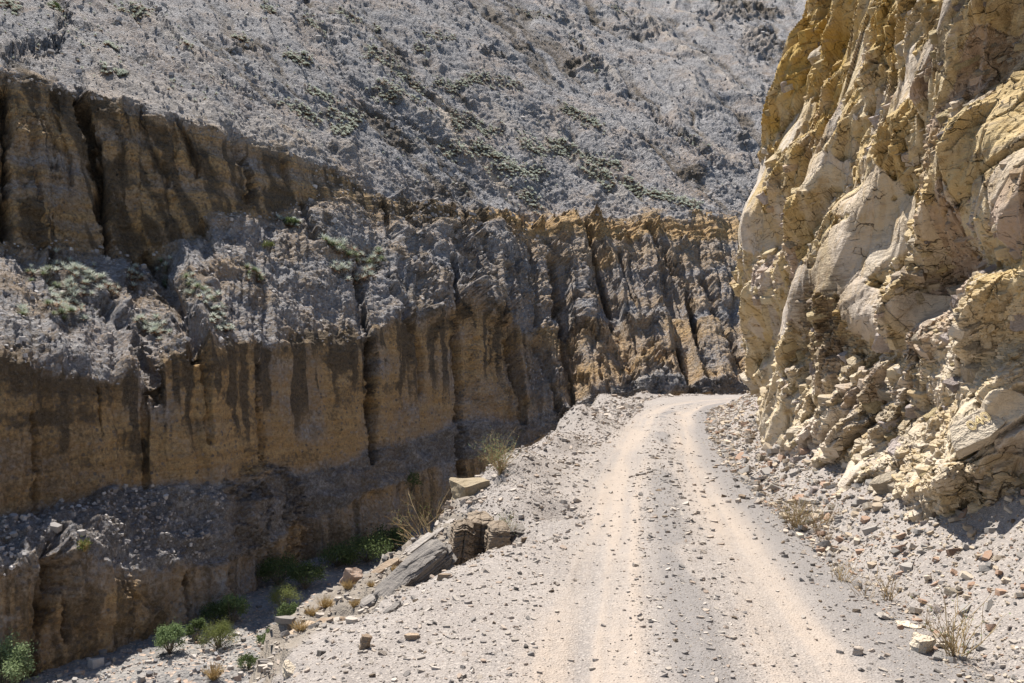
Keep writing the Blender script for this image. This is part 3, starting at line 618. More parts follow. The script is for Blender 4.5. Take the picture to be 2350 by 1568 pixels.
PX = XB + nx[:, None] * prof + qx * DQ; PY = YB + ny[:, None] * prof + qy * DQ; PZ = ZZ + .12 * DQ
PC = np.stack([PX, PY, PZ], -1)
dust = sm(-.2 - ZZ + .8 * fbm(SG / 1.5, ZZ / 1.5, SG * 0, 3, 500), -1.2, 1.2) * .85 + .55 * np.exp(-((UB - 2250) / 170) ** 2 - ((VB - 780) / 110) ** 2)
tint = np.clip(q1[3] * .45 + q2[3] * .55 + .12 * (q3[3] - .5), 0, 1)
tint = tint * (1 - .35 * sm(ZZ, 3, 9)); tint = tint * (1 - slabm) + slabm * (.60 + .25 * (q1[2] - .3))
cz_ = np.stack([tint, lamz, np.clip(dust, 0, 1)], -1)
cliff = link('rock_cliff', mesh_np('rock_cliff', PC.reshape(-1, 3), grid_faces(NS, NH)[:, ::-1], M['cliff'], False, {'Zone': cz_.reshape(-1, 3)}))
tag(cliff, 'tall fractured cream and ochre slate cliff rising beside the road', 'cliff', kind='structure')
def cliff_at(u, v):
    i = int(np.argmin(np.abs(UB[:len(ta), 0] - u))); j = int(np.argmin(np.abs(VB[i] - v))); return Vector(PC[i, j])

# ------------------------------------------------------------------ stones and slabs
def hull_mesh(name, dims, n, seed, mat, box=.5, layers=0, rough_amt=0.0):
    r = random.Random(seed); bm = bmesh.new()
    def one(cz, hz, jit):
        vs = []
        for k in range(n):
            a = 2 * math.pi * (k + r.uniform(-.35, .35)) / n; rad = r.uniform(1 - jit, 1.0)
            ex, ey = math.cos(a), math.sin(a); m = max(abs(ex), abs(ey)) ** box
            for sgn in (-1, 1):
                f = r.uniform(.72, 1.0)
                vs.append(bm.verts.new((dims[0] * ex / m * rad * f, dims[1] * ey / m * rad * f, cz + sgn * hz * r.uniform(.7, 1.0))))
        g = bmesh.ops.convex_hull(bm, input=vs)
        bmesh.ops.delete(bm, geom=[v for v in g['geom_interior'] if isinstance(v, bmesh.types.BMVert)], context='VERTS')
    rough_ = rough_amt
    if layers:
        th = 2 * dims[2] / layers
        for q in range(layers): one(-dims[2] + th * (q + .5), th * .52, .30)
    else: one(0, dims[2], .35)
    bmesh.ops.recalc_face_normals(bm, faces=bm.faces)
    if rough_:
        bmesh.ops.triangulate(bm, faces=bm.faces)
        for _ in range(3 if not layers else 2):
            lim = min(dims) * .45; bmesh.ops.subdivide_edges(bm, edges=[e for e in bm.edges if e.calc_length() > lim], cuts=1, use_grid_fill=False); bmesh.ops.triangulate(bm, faces=bm.faces)
        bm.normal_update(); co = np.array([v.co for v in bm.verts]); sc_ = 2.2 / max(dims)
        nz = fbm(co[:, 0] * sc_, co[:, 1] * sc_, co[:, 2] * sc_, 4, seed, .6) + .7 * vnoise(co[:, 0] * sc_, co[:, 1] * sc_, co[:, 2] * 7 / dims[2] * .5, seed + 9)
        for v, q in zip(bm.verts, nz): v.co += v.normal * float(q) * rough_ * min(dims)
    me = bpy.data.meshes.new(name); bm.to_mesh(me); bm.free(); me.shade_flat(); me.materials.append(mat); return me

def place(name, me, loc, size, rot, parent=None):
    o = link(name, me, parent); o.location = loc; o.rotation_euler = rot
    o.scale = size if isinstance(size, (tuple, list)) else (size,) * 3
    return o

def gpt(u, v, lift=0.0):
    """ground point under a pixel, by marching the ray down to the terrain"""
    a, b = (u - CX) / FPX, (HY - v) / FPX
    d = np.linspace(3, 66, 2600); h = ground_h(a * d, d); k = np.argmax(b * d <= h)
    return Vector((a * d[k], d[k], h[k] + lift))
def rpt(u, v, lift=0.0):
    a, b = (u - CX) / FPX, (HY - v) / FPX
    d = np.linspace(46, 131, 1500); h = river_h(a * d, d); k = np.argmax(b * d <= h)
    return Vector((a * d[k], d[k], h[k] + lift))

# rock pieces standing proud of the cliff face, lying in its bedding
bed_q = (Matrix.Rotation(math.radians(-8), 4, 'Z') @ Matrix.Rotation(math.radians(28), 4, 'X') @ Matrix.Rotation(math.radians(-24), 4, 'Y')).to_quaternion()
slabs = [hull_mesh('rock_slab', (1, .55, .16 + .05 * k), 6 + k % 3, 900 + k, M[('cream', 'ochre', 'lilac')[k % 3]], .5, 0, .2) for k in range(9)]
blocks = [hull_mesh('rock_block', (1, .7, .5), 6 + k % 3, 950 + k, M[('cream', 'ochre')[k % 2]], .6, 0, .14) for k in range(6)]
r = random.Random(41)
cnt = 0
while cnt < 285:
    u = r.uniform(1690, 2380) if r.random() < .8 else r.uniform(1690, 1900); v = r.uniform(0, 1180)
    p = cliff_at(u, v)
    i = int(np.argmin(np.abs(UB[:len(ta), 0] - u))); j = int(np.argmin(np.abs(VB[i] - v)))
    if calm[i, j] > .55 or p.z < -2.1 or (u > 2215 and 890 < v < 1080): continue
    low_ = v > 640
    px = r.choice((14, 18, 22, 28, 36, 48)) * (1.0 if low_ else .8) / FPX * p.y
    q = bed_q @ Quaternion((r.gauss(0, 1), r.gauss(0, 1), r.gauss(0, 1)), r.gauss(0, .22 if not low_ else .45))
    o = link('rock_slab' if r.random() < .65 else 'rock_block', r.choice(slabs if r.random() < .65 else blocks), cliff)
    o.name = o.data.name.split('.')[0]
    o.rotation_mode = 'QUATERNION'; o.rotation_quaternion = q; o.scale = (px, px * r.uniform(.7, 1.1), px * r.uniform(.6, 1.1))
    o.location = p + Vector((.35, .22, 0)) * px; cnt += 1

# smaller broken pieces wedged all over the cliff face, one part
def cliff_shards(n, seed):
    rr_ = np.random.default_rng(seed); protos = []
    for k in range(8):
        me = hull_mesh('tmp', (1, .62, .26 + .05 * (k % 4)), 5 + k % 3, 1500 + k, None, .55); bm = bmesh.new(); bm.from_mesh(me); bmesh.ops.triangulate(bm, faces=bm.faces); bm.verts.ensure_lookup_table()
        protos.append((np.array([v.co for v in bm.verts]), np.array([[v.index for v in f.verts] for f in bm.faces]))); bm.free(); bpy.data.meshes.remove(me)
    uu = rr_.uniform(1690, 2420, n * 2); vv = np.where(rr_.random(n * 2) < .5, rr_.uniform(-60, 1230, n * 2), rr_.uniform(560, 1230, n * 2))
    ii = np.array([int(np.argmin(np.abs(UB[:len(ta), 0] - q))) for q in uu]); jj = np.array([int(np.argmin(np.abs(VB[i] - v))) for i, v in zip(ii, vv)])
    ok_ = (rr_.random(n * 2) > np.maximum(calm[ii, jj] * .85, slabm[ii, jj])) & (PC[ii, jj, 2] > -2.4) & ~((UB[ii, jj] > 2215) & (VB[ii, jj] > 900) & (VB[ii, jj] < 1070)); ii, jj = ii[ok_][:n], jj[ok_][:n]
    Vs, Fs, Zs, b = [], [], [], 0
    for i, j in zip(ii, jj):
        pv, pf = protos[rr_.integers(0, 8)]; p = PC[i, j]
        px = min(46, 6.5 * (1 - rr_.uniform(0, .985)) ** -.45) / FPX * max(p[1], 5)
        q = bed_q @ Quaternion(tuple(rr_.normal(0, 1, 3)), float(rr_.normal(0, .3))) @ Quaternion((0, 0, 1), float(rr_.uniform(-.9, .9)))
        R_ = np.array(q.to_matrix()); v = (pv * px * rr_.uniform(.7, 1.25, 3)) @ R_.T + p + np.array([.30, .18, 0]) * px
        z_ = cz_[i, j].copy(); z_[0] = np.clip(z_[0] + rr_.normal(0, .16), 0, 1)
        Vs.append(v); Fs.append(pf + b); Zs.append(np.repeat(z_[None], len(v), 0)); b += len(v)
    return link('rock_shards', mesh_np('rock_shards', np.concatenate(Vs), np.concatenate(Fs), M['cliff'], False, {'Zone': np.concatenate(Zs)}), cliff)
tag(cliff_shards(11000, 3), kind='stuff')

# loose stones on road, shoulder and talus
chips = [hull_mesh('stone_chip', (1, .62, .30), 5 + k % 3, 1000 + k, None or M['stone'], .4) for k in range(6)]
lumps = [hull_mesh('stone_lump', (1, .8, .6), 6, 1050 + k, M['stone'], .3) for k in range(4)]
def stone_cloud(name, pts, sizes, mat, seed, flat=.35):
    """many small loose stones in one mesh, each its own closed solid"""
    rr = np.random.default_rng(seed); out_v, out_f, base = [], [], 0
    protos = []
    for me in (chips if flat < .5 else lumps):
        bm = bmesh.new(); bm.from_mesh(me); bmesh.ops.triangulate(bm, faces=bm.faces)
        bm.verts.ensure_lookup_table()
        protos.append((np.array([v.co for v in bm.verts]), np.array([[v.index for v in f.verts] for f in bm.faces]))); bm.free()
    n = len(pts); pid = rr.integers(0, len(protos), n); az = rr.uniform(0, 2 * np.pi, n); tl = rr.normal(0, .28, (n, 2))
    asp = rr.uniform(.55, 1.25, (n, 3))
    for k, (pv, pf) in enumerate(protos):
        I = np.where(pid == k)[0]
        if not len(I): continue
        v = pv[None] * asp[I, None, :] * sizes[I, None, None]
        for ax, an in ((0, tl[I, 0]), (1, tl[I, 1])):
            c, s_ = np.cos(an)[:, None], np.sin(an)[:, None]; a_, b_ = (1, 2) if ax == 0 else (0, 2)
            va, vb = v[..., a_] * c - v[..., b_] * s_, v[..., a_] * s_ + v[..., b_] * c; v = v.copy(); v[..., a_] = va; v[..., b_] = vb
        c, s_ = np.cos(az[I])[:, None], np.sin(az[I])[:, None]
        v = np.stack([v[..., 0] * c - v[..., 1] * s_, v[..., 0] * s_ + v[..., 1] * c, v[..., 2]], -1) + pts[I, None, :]
        f = pf[None] + (base + np.arange(len(I)) * len(pv))[:, None, None]
        out_v.append(v.reshape(-1, 3)); out_f.append(f.reshape(-1, 3)); base += len(I) * len(pv)
    return link(name, mesh_np(name, np.concatenate(out_v), np.concatenate(out_f), mat, False))

def mat_cloud(name, cols):
    s = NT(name, .9); g = s.n('ShaderNodeNewGeometry').outputs['Random Per Island']
    rp = s.n('ShaderNodeValToRGB'); s.l(g, rp.inputs[0]); rp.color_ramp.interpolation = 'CONSTANT'
    e = rp.color_ramp.elements
    for i, c in enumerate(cols):
        if i > 1: e.new(i / len(cols))
        e[i].position = i / len(cols); e[i].color = (*c, 1)
    c = s.mix(s.mr(s.noise(30, 4, .7), .4, .65, 0, .5), rp.outputs[0], (0.30, 0.26, 0.22))
    return s.done(c, s.bump(s.noise(40, 5, .7), .6, .01))
M['gravel'] = mat_cloud('loose_gravel', [(0.32,0.28,0.24),(0.38,0.33,0.28),(0.25,0.225,0.21),(0.46,0.41,0.36),(0.31,0.24,0.19),(0.35,0.31,0.27),(0.19,0.175,0.165),(0.42,0.35,0.29)])
M['scree'] = mat_cloud('cliff_foot_scree', [(0.42,0.34,0.25),(0.36,0.285,0.205),(0.25,0.235,0.22),(0.48,0.41,0.325),(0.30,0.275,0.25),(0.37,0.315,0.25),(0.19,0.18,0.17),(0.33,0.21,0.145)])
M['cobble'] = mat_cloud('river_cobbles', [(0.28,0.265,0.25),(0.20,0.20,0.20),(0.37,0.34,0.31),(0.36,0.26,0.20),(0.24,0.24,0.25),(0.43,0.39,0.35),(0.15,0.15,0.16),(0.32,0.29,0.25)])

N = 32000
u_ = rng.uniform(300, 2500, N * 2); d_ = np.exp(rng.uniform(math.log(4.6), math.log(45), N * 2)); x_ = (u_ - CX) / FPX * d_
t_ = XL(d_) - x_; r_ = x_ - XR(d_); c_ = TRK(d_)
intrack = np.maximum(np.exp(-((x_ - c_) / .42) ** 4), np.exp(-((x_ - c_ - 1.8) / .42) ** 4))
ok = (t_ < 2.2) & (r_ < .2) & (rng.uniform(0, 1, N * 2) > intrack * .8)
x_, d_ = x_[ok][:N], d_[ok][:N]
sz = np.clip(.0075 * (1 - rng.uniform(0, .995, len(x_))) ** -.55, .007, .055) * np.clip(d_ / 9, .75, 1.7)
z_ = ground_h(x_, d_) + sz * .12
tag(stone_cloud('road_gravel', np.stack([x_, d_, z_], -1), sz, M['gravel'], 5), 'loose crushed gravel strewn over the road and its left shoulder', 'gravel', kind='stuff')
N = 7000
y_ = np.exp(rng.uniform(math.log(12), math.log(60), N)); x_ = XL(y_) + rng.uniform(-.6, 1.3, N) * np.clip(y_ / 20, .8, 2); sz = np.clip(.016 * (1 - rng.uniform(0, .99, N)) ** -.5, .014, .14) * np.clip(y_ / 20, .7, 2.2); z_ = ground_h(x_, y_) + sz * .15
tag(stone_cloud('rim_rubble', np.stack([x_, y_, z_], -1), sz, M['gravel'], 16), 'loose rubble along the outer rim of the road', 'rubble', kind='stuff')
N = 1500
y_ = rng.uniform(7.6, 15.5, N); x_ = XL(y_) - rng.uniform(.1, 1, N) ** .8 * (WS(y_) + .5); sz = np.clip(.02 * (1 - rng.uniform(0, .99, N)) ** -.55, .018, .13); z_ = ground_h(x_, y_) + sz * .2
M['shard'] = mat_cloud('slate_shards', [(0.30,0.265,0.23),(0.20,0.18,0.165),(0.37,0.33,0.285),(0.26,0.22,0.18),(0.16,0.145,0.135),(0.42,0.37,0.32),(0.28,0.215,0.165),(0.23,0.21,0.195)])
tag(stone_cloud('slate_shards', np.stack([x_, y_, z_], -1), sz, M['shard'], 15), 'broken slate shards covering the spur below the road rim', 'shards', kind='stuff')
N = 18000
d_ = np.exp(rng.uniform(math.log(5), math.log(42), N)); r_ = rng.uniform(-.25, 1.0, N) ** 1 * 1.7; x_ = XR(d_) + r_
d_[:5000] = rng.uniform(4.4, 13, 5000); x_[:5000] = XR(d_[:5000]) + rng.uniform(-.1, 2.7, 5000)
sz = np.clip(.013 * (1 - rng.uniform(0, .995, N)) ** -.5, .012, .11) * np.clip(d_ / 9, .7, 1.8)
z_ = ground_h(x_, d_) + sz * .15
tag(stone_cloud('cliff_foot_scree', np.stack([x_, d_, z_], -1), sz, M['scree'], 6), 'slaty scree heaped along the foot of the right cliff', 'scree', kind='stuff')
N = 9000
y_ = rng.uniform(50, 112, N); x_ = (rng.uniform(80, 900, N) - CX) / FPX * y_
sz = np.clip(.055 * (1 - rng.uniform(0, .99, N)) ** -.5, .05, .38); z_ = river_h(x_, y_) + sz * .2
tag(stone_cloud('riverbed_cobbles', np.stack([x_, y_, z_], -1), sz, M['cobble'], 8, .6), 'grey and tan cobbles covering the riverbed', 'cobbles', kind='stuff')

hv = [(rng.uniform(-20, 1800), rng.uniform(-20, 520)) for k in range(6000)] + [(rng.uniform(0, 1250), rng.uniform(480, 880)) for k in range(2600)] + [(rng.uniform(0, 1000), rng.uniform(1080, 1330)) for k in range(1500)]
hu = np.array(hv); hi = np.searchsorted(U, hu[:, 0]).clip(0, NU - 1); hj = ((hu[:, 1] - VT) / (k5[hi] - VT) * (NV - 1)).astype(int).clip(0, NV - 1)
okh = (NN[hi, hj, 2] > .42); hi, hj = hi[okh], hj[okh]
hs = np.clip(.16 * (1 - rng.uniform(0, .99, len(hi))) ** -.4, .14, .75) * np.clip(DD[hi, hj] / 130, .7, 1.6)
M['rubble'] = mat_cloud('hill_rubble', [(0.34,0.32,0.31),(0.27,0.25,0.245),(0.42,0.395,0.38),(0.32,0.30,0.285),(0.50,0.47,0.45),(0.22,0.205,0.20),(0.38,0.34,0.31),(0.30,0.28,0.275)])
tag(stone_cloud('hillside_rubble', PW[hi, hj] + np.array([0, 0, .05]), hs, M['rubble'], 12, .6), 'loose grey rubble scattered over the far hillside', 'rubble', kind='stuff')

# single stones large enough to pick out
r = random.Random(77)
areas = [('left', 90, 'angular stone lying loose on the gravel shoulder left of the tracks', 'stones on the left shoulder'),
         ('mid', 40, 'small stone lying in the gravel strip between the two wheel tracks', 'stones between the wheel tracks'),
         ('gutter', 60, 'flat slate chip on the grey dust between right wheel track and scree', 'slate chips beside the scree'),
         ('scree', 100, 'angular slate piece resting on the scree at the right cliff foot', 'slate pieces on the scree')]
smats = {'left': ('stone', 'stone', 'brown', 'slate'), 'mid': ('stone', 'brown', 'slate'), 'gutter': ('stone', 'slate', 'brown'), 'scree': ('cream', 'slate', 'brown', 'lilac', 'rust')}
SM = {}; look = dict(stone='pale ', slate='dark grey ', brown='brown ', rust='rusty red ', cream='cream ', lilac='lilac-grey ')
for k in ('stone', 'slate', 'brown', 'rust', 'cream', 'lilac'):
    SM[k] = [hull_mesh('stone', (1, .65, .24 + .12 * q), 5 + q % 3, 1200 + q, M[k], .45) for q in range(4)]
for key, n, lab, grp in areas:
    for k in range(n):
        d = math.exp(r.uniform(math.log(5.0), math.log(20 if key != 'scree' else 26)))
        if key == 'left': x = r.uniform(float(XL(d)) - .3, float(TRK(d)) - .35)
        elif key == 'mid': x = float(TRK(d)) + .9 + r.uniform(-.42, .42)
        elif key == 'gutter': x = float(XR(d)) + r.uniform(-1.0, .0)
        else: x = float(XR(d)) + r.uniform(0, 1.3)
        px = r.choice((6, 7, 8, 9, 11, 14)) * {'left': 1, 'mid': .75, 'gutter': 1.0, 'scree': 1.5}[key] / FPX * d
        px = max(.018, min(.17, px))
        mk = r.choice(smats[key]); o = place('stone', r.choice(SM[mk]), (x, d, float(ground_h(x, d)) + px * .12), (px, px * r.uniform(.7, 1.1), px * r.uniform(.6, 1.1)), (r.gauss(0, .25), r.gauss(0, .25), r.uniform(0, 6.3)))
        tag(o, look[mk] + lab, 'stone', look[mk] + grp)

def rock(name, u, v, size, rot, mat, label, cat, seed, n=7, layers=0, box=.5, where=gpt, lift=.2, dims=(1, .6, .5)):
    me = hull_mesh(name, dims, n, seed, M[mat], box, layers, .24)
    p = where(u, v); o = place(name, me, p + Vector((0, 0, lift * (size if not isinstance(size, tuple) else size[2]) * dims[2])), size, rot)
    return tag(o, label, cat)
# rim rocks on the left of the road
p = Vector(((1072 - CX) / FPX * 15.2, 15.2, (HY - 1128) / FPX * 15.2))
o = place('boulder', hull_mesh('boulder', (.42, .55, .24), 9, 31, M['tan'], .75, 0, .12), p, 1.0, (.05, -.10, .25)); tag(o, 'big flat-topped ochre boulder jutting from the road rim over the gorge', 'boulder')
rock('slate_slab', 945, 1268, 1, (.25, -.50, .55), 'slate', 'long thin slate slab on the spur above the dark grooved slab', 'slab', 34, 6, 3, .8, dims=(.62, .10, .06))
rock('slate_slab', 880, 1312, 1, (.2, -.45, .5), 'brown', 'brown slate slab lying along the spur beside the lichen boulder', 'slab', 35, 6, 3, .8, dims=(.40, .12, .06))
rock('slate_slab', 1010, 1222, 1, (.25, -.5, .5), 'slate', 'thin slate plate high on the spur below the ochre boulder', 'slab', 36, 6, 2, .8, dims=(.40, .09, .04))
rock('slate_block', 853, 1392, 1, (.15, -.35, .55), 'slate', 'squared grey slate block resting against the spur foot', 'block', 37, 6, 4, .9, dims=(.17, .11, .09))
rock('slate_block', 905, 1402, 1, (.3, -.55, .6), 'slate', 'small narrow slate wedge beside the squared grey block', 'block', 38, 6, 2, .9, dims=(.13, .05, .05))
rock('boulder', 806, 1338, 1, (.35, .4, .4), 'lichen', 'boulder patched with orange lichen on the spur tip', 'boulder', 39, 7, 0, .3, dims=(.19, .15, .15), lift=.25)
rock('slate_slab', 853, 1302, 1, (0, -.05, .1), 'cream', 'flat pale slab at the spur edge behind the lichen boulder', 'slab', 40, 6, 2, .7, dims=(.22, .12, .035))
rock('stone_slab', 665, 1548, 1, (.1, .45, -.6), 'cream', 'long pale stone slab at the lower edge of the left shoulder', 'slab', 41, 6, 0, .7, dims=(.14, .06, .04), lift=.6)
rock('stone', 1018, 1330, 1, (0, 0, .2), 'brown', 'brown flat stone on the gravel edge above the grooved slab', 'stone', 42, 6, 0, .7, dims=(.12, .06, .04), lift=.5)
rock('stone', 838, 1490, 1, (.2, .2, .2), 'brown', 'pyramid-shaped brown stone standing on the left shoulder', 'stone', 43, 5, 0, .2, dims=(.06, .05, .07), lift=.6)
rock('stone', 945, 1468, 1, (0, .1, .3), 'brown', 'longest flat brown stone in the foreground gravel', 'stone', 44, 6, 0, .6, dims=(.10, .045, .025), lift=.6)
rock('stone', 2115, 1492, 1, (.1, .1, .5), 'cream', 'large cream stone at the foot of the bare twig plant', 'stone', 45, 7, 0, .5, dims=(.13, .08, .07), lift=.5)
rock('stone', 1972, 1502, 1, (.1, .1, .2), 'stone', 'small pale stone right of the wheel track in the foreground', 'stone', 46, 6, 0, .4, dims=(.06, .04, .035), lift=.5)
rock('slate_slab', 2030, 1418, 1, (.35, .2, .9), 'slate', 'smooth grey slate plate lying flat in the gutter dust', 'slab', 47, 6, 0, .6, dims=(.15, .07, .015), lift=.9)
rock('slate_slab', 2085, 1440, 1, (.3, .1, -.6), 'cream', 'pale slate plate beside the smooth grey plate in the gutter', 'slab', 48, 6, 0, .6, dims=(.15, .06, .015), lift=.9)

# laminated slate outcrop under the rim: an Empty with its beds as parts
oc = bpy.data.objects.new('slate_outcrop', None); COL.objects.link(oc); oc.location = gpt(1095, 1285)
tag(oc, 'upright outcrop of thin brown slate beds below the ochre boulder', 'outcrop')
def laminated(name, wx, wy, hz, seed, mat, th=.022, tilt=.2):
    """a block of thin slate beds: every bed juts out a little differently, joints cut down through them"""
    rr = np.random.default_rng(seed); na, nz = 84, 64
    edges = np.cumsum(rr.uniform(.4, 1.6, 400) * th) - 3; th_a = np.linspace(0, 2 * np.pi, na, endpoint=False); zz = np.linspace(-1, 1, nz) * hz
    A_, Z_ = np.meshgrid(th_a, zz, indexing='ij'); c, s_ = np.cos(A_), np.sin(A_); k = np.maximum(np.abs(c), np.abs(s_)) ** .7
    lay = np.searchsorted(edges, Z_ + tilt * wx * c * .5); off = rr.uniform(-1, 1, 500)[lay]; off2 = rr.uniform(0, 6.3, 500)[lay]
    rad = 1 + .11 * off + .03 * np.sin(2 * A_ + off2) + .10 * fbm(c * 2.2, s_ * 2.2, Z_ / hz * .8, 3, seed) + .05 * fbm(c * 9, s_ * 9, Z_ / th * .5, 2, seed + 5)
    for ja in rr.uniform(3.3, 6.1, 3): rad = rad - .16 * np.exp(-((A_ - ja - .05 * Z_ / hz) / .05) ** 2)
    q = Z_ / hz; cap = np.where(q > .72, np.sqrt(np.clip(1 - ((q - .72) / .28) ** 2, 0, 1)), 1.0) * (1 - .10 * q)
    rad = rad * cap * np.where(q < -.72, np.sqrt(np.clip(1 - ((-q - .72) / .28) ** 2, 0, 1)), 1.0)
    V = np.stack([wx * c / k * rad, wy * s_ / k * rad, Z_ + .10 * hz * fbm(c * 1.5, s_ * 1.5, A_ * 0, 2, seed + 8) + tilt * wx * c * .4], -1).reshape(-1, 3)
    i = np.arange(na); F_ = np.stack([(i[:, None] * nz + np.arange(nz - 1)), (((i + 1) % na)[:, None] * nz + np.arange(nz - 1)), (((i + 1) % na)[:, None] * nz + np.arange(1, nz)), (i[:, None] * nz + np.arange(1, nz))], -1).reshape(-1, 4)
    return mesh_np(name, V, F_, M[mat], False)
def beds(parent, cols, seed, mats):
    rr = random.Random(seed)
    for (u, v0, v1, wdt, dd) in cols:
        hz = (v0 - v1) / FPX * dd / 2
        place('slate_column', laminated('slate_column', wdt * 1.1, .30, hz, 640 + u, rr.choice(mats), .016), Vector(((u - CX) / FPX * dd, dd + rr.uniform(-.06, .1), (HY - (v0 + v1) / 2) / FPX * dd)) - parent.location, 1, (rr.gauss(0, .04), rr.gauss(.06, .05), rr.uniform(-.25, .25)), parent)
beds(oc, ((1058, 1300, 1192, .15, 11.7), (1098, 1290, 1180, .17, 12.0), (1140, 1280, 1196, .15, 11.8), (1185, 1262, 1206, .17, 12.1), (1225, 1235, 1212, .14, 12.2), (1010, 1320, 1262, .13, 11.4)), 5, ('brown', 'slate', 'bed'))
o = place('slate_slab', laminated('slate_slab', .50, .20, .17, 33, 'slate', .02, .1), gpt(950, 1335) + Vector((0, .05, .06)), 1, (.25, -.62, .40)); tag(o, 'largest dark slate slab tilted below the road rim, wavy grooved face', 'slab')
o = place('slate_slab', laminated('slate_slab', .42, .13, .08, 34, 'bed', .02, .1), gpt(905, 1345) + Vector((0, .1, .02)), 1, (.2, -.55, .45)); tag(o, 'low brown laminated slab at the foot of the grooved slab', 'slab')
oc2 = bpy.data.objects.new('slate_outcrop', None); COL.objects.link(oc2); oc2.location = gpt(735, 1470)
tag(oc2, 'dark crumbling slate outcrop at the lower left end of the spur', 'outcrop')
beds(oc2, ((700, 1530, 1440, .15, 8.6), (745, 1500, 1432, .16, 8.8), (795, 1472, 1425, .14, 9.0)), 6, ('slate', 'slate', 'brown'))

# painted number on its smooth slab at the cliff foot
p = cliff_at(2292, 985)
sl_o = link('rock_slab', hull_mesh('rock_slab', (.36, .22, .10), 8, 700, M['cream'], .8, 0, .03), cliff); sl_o.location = p + Vector((-.12, -.12, 0))
nrm = Vector((-.62, -.62, .48)).normalized()
right_v = Vector((.78, -.30, .62)); right_v = (right_v - right_v.dot(nrm) * nrm).normalized(); upv = nrm.cross(right_v)
Mx = Matrix((right_v, upv, nrm)).transposed()
sl_o.rotation_euler = Mx.to_euler()
fc = bpy.data.curves.new('painted_number', 'FONT'); fc.body = '040'; fc.size = .15; fc.align_x = 'CENTER'; fc.align_y = 'CENTER'; fc.fill_mode = 'NONE'; fc.bevel_depth = .005; fc.bevel_resolution = 0
fo = bpy.data.objects.new('painted_number', fc); COL.objects.link(fo)
bpy.context.view_layer.update(); dg = bpy.context.evaluated_depsgraph_get()
fm = bpy.data.meshes.new_from_object(fo.evaluated_get(dg)); bpy.data.objects.remove(fo)
fm.materials.clear(); fm.materials.append(M['paint'])
po = link('painted_number', fm, sl_o); po.location = (.05, 0, .101); po.scale = (1, 1, .6); tag(po, 'faded yellow number painted on a smooth rock face')

# river boulders
r = random.Random(9)
BM = [hull_mesh('boulder', (1, .75, .6), 8, 1300 + k, M['boulder'], .35) for k in range(5)]
def rb(u, v, px, label, k, mat=None, grp=None):
    p = rpt(u, v); s_ = px / FPX * p.y / 2
    me = BM[k % 5] if mat is None else hull_mesh('boulder', (1, .75, .6), 8, 1350 + k, M[mat], .4)
    tag(place('boulder', me, p + Vector((0, 0, .25 * s_)), s_, (r.gauss(0, .2), r.gauss(0, .2), r.uniform(0, 6))), label, 'boulder', grp)
rb(222, 1530, 46, 'largest pale boulder at the shade line on the gorge floor', 1)
rb(203, 1516, 14, 'small upright stone leaning behind the largest gorge-floor boulder', 2)
rb(341, 1524, 18, 'rounded pale boulder alone at the shade line right of the largest', 3)
rb(178, 1548, 22, 'dark-sided boulder just left of the largest gorge-floor boulder', 4)
rb(325, 1564, 26, 'pale boulder at the bottom edge on the gorge floor', 0)
rb(60, 1545, 26, 'smooth boulder beside the leafy tree in the lower left corner', 2)
rb(122, 1440, 22, 'reddish boulder in the shaded heap under the left bench', 7, 'rust')
rb(118, 1456, 14, 'small reddish boulder below the other reddish one in shade', 8, 'rust')
for k in range(70):
    u = r.uniform(430, 690); v = r.uniform(1440, 1566)
    rb(u, v, r.choice((9, 10, 12, 14, 17)), 'rounded cobble among the sunlit stones of the riverbed', k, r.choice((None, None, None, 'rust' if k % 9 == 0 else None)), 'cobbles in the sunlit riverbed')

# ------------------------------------------------------------------ plants
def rosette(name, nl, length, width, segs, seed, mat, brown):
    rr_ = random.Random(seed); V, Fq, Z_ = [], [], []
    for k in range(nl):
        az = k * 2.39996 + rr_.uniform(-.2, .2); f = (k + .5) / nl; el = math.radians(82 - 100 * f ** .8 + rr_.uniform(-8, 8)); ln = length * (.75 + .3 * math.sin(math.pi * f)) * rr_.uniform(.85, 1.1)
        p = Vector((0, 0, .10 * length)); b = len(V); br = 1.0 if (f > 1 - brown and rr_.random() < .8) else (.25 * rr_.random() if f > .6 else 0)
        tip = .5 * (1 - f)
        for q in range(segs + 1):
            e = el - .35 * q / segs * (1.0); dr_ = Vector((math.cos(az) * math.cos(e), math.sin(az) * math.cos(e), math.sin(e)))
            sd = Vector((-math.sin(az), math.cos(az), 0)) * width * (1 - q / segs) ** .7 * (1 if q else .7)
            V += [p - sd, p + sd]; Z_ += [(br, tip * q / segs, 0)] * 2
            p = p + dr_ * ln / segs
        for q in range(segs): Fq.append((b + 2 * q, b + 2 * q + 1, b + 2 * q + 3, b + 2 * q + 2))
    return mesh_np(name, np.array(V), np.array(Fq), mat, True, {'Zone': np.array(Z_)})
PU = {'silver': [rosette('spiky_rosette', 40, .42, .026, 3, 50 + k, M['puya'], .18 + .1 * k) for k in range(3)],
      'green': [rosette('spiky_rosette', 40, .42, .026, 3, 60 + k, M['puya_green'], .15) for k in range(2)],
      'brown': [rosette('spiky_rosette', 40, .40, .026, 3, 70 + k, M['puya'], .55 + .15 * k) for k in range(2)]}
r = random.Random(12)
near_n = 0
def up_of(n): return (Vector((0, 0, 1)) * .75 + n * .6).normalized()
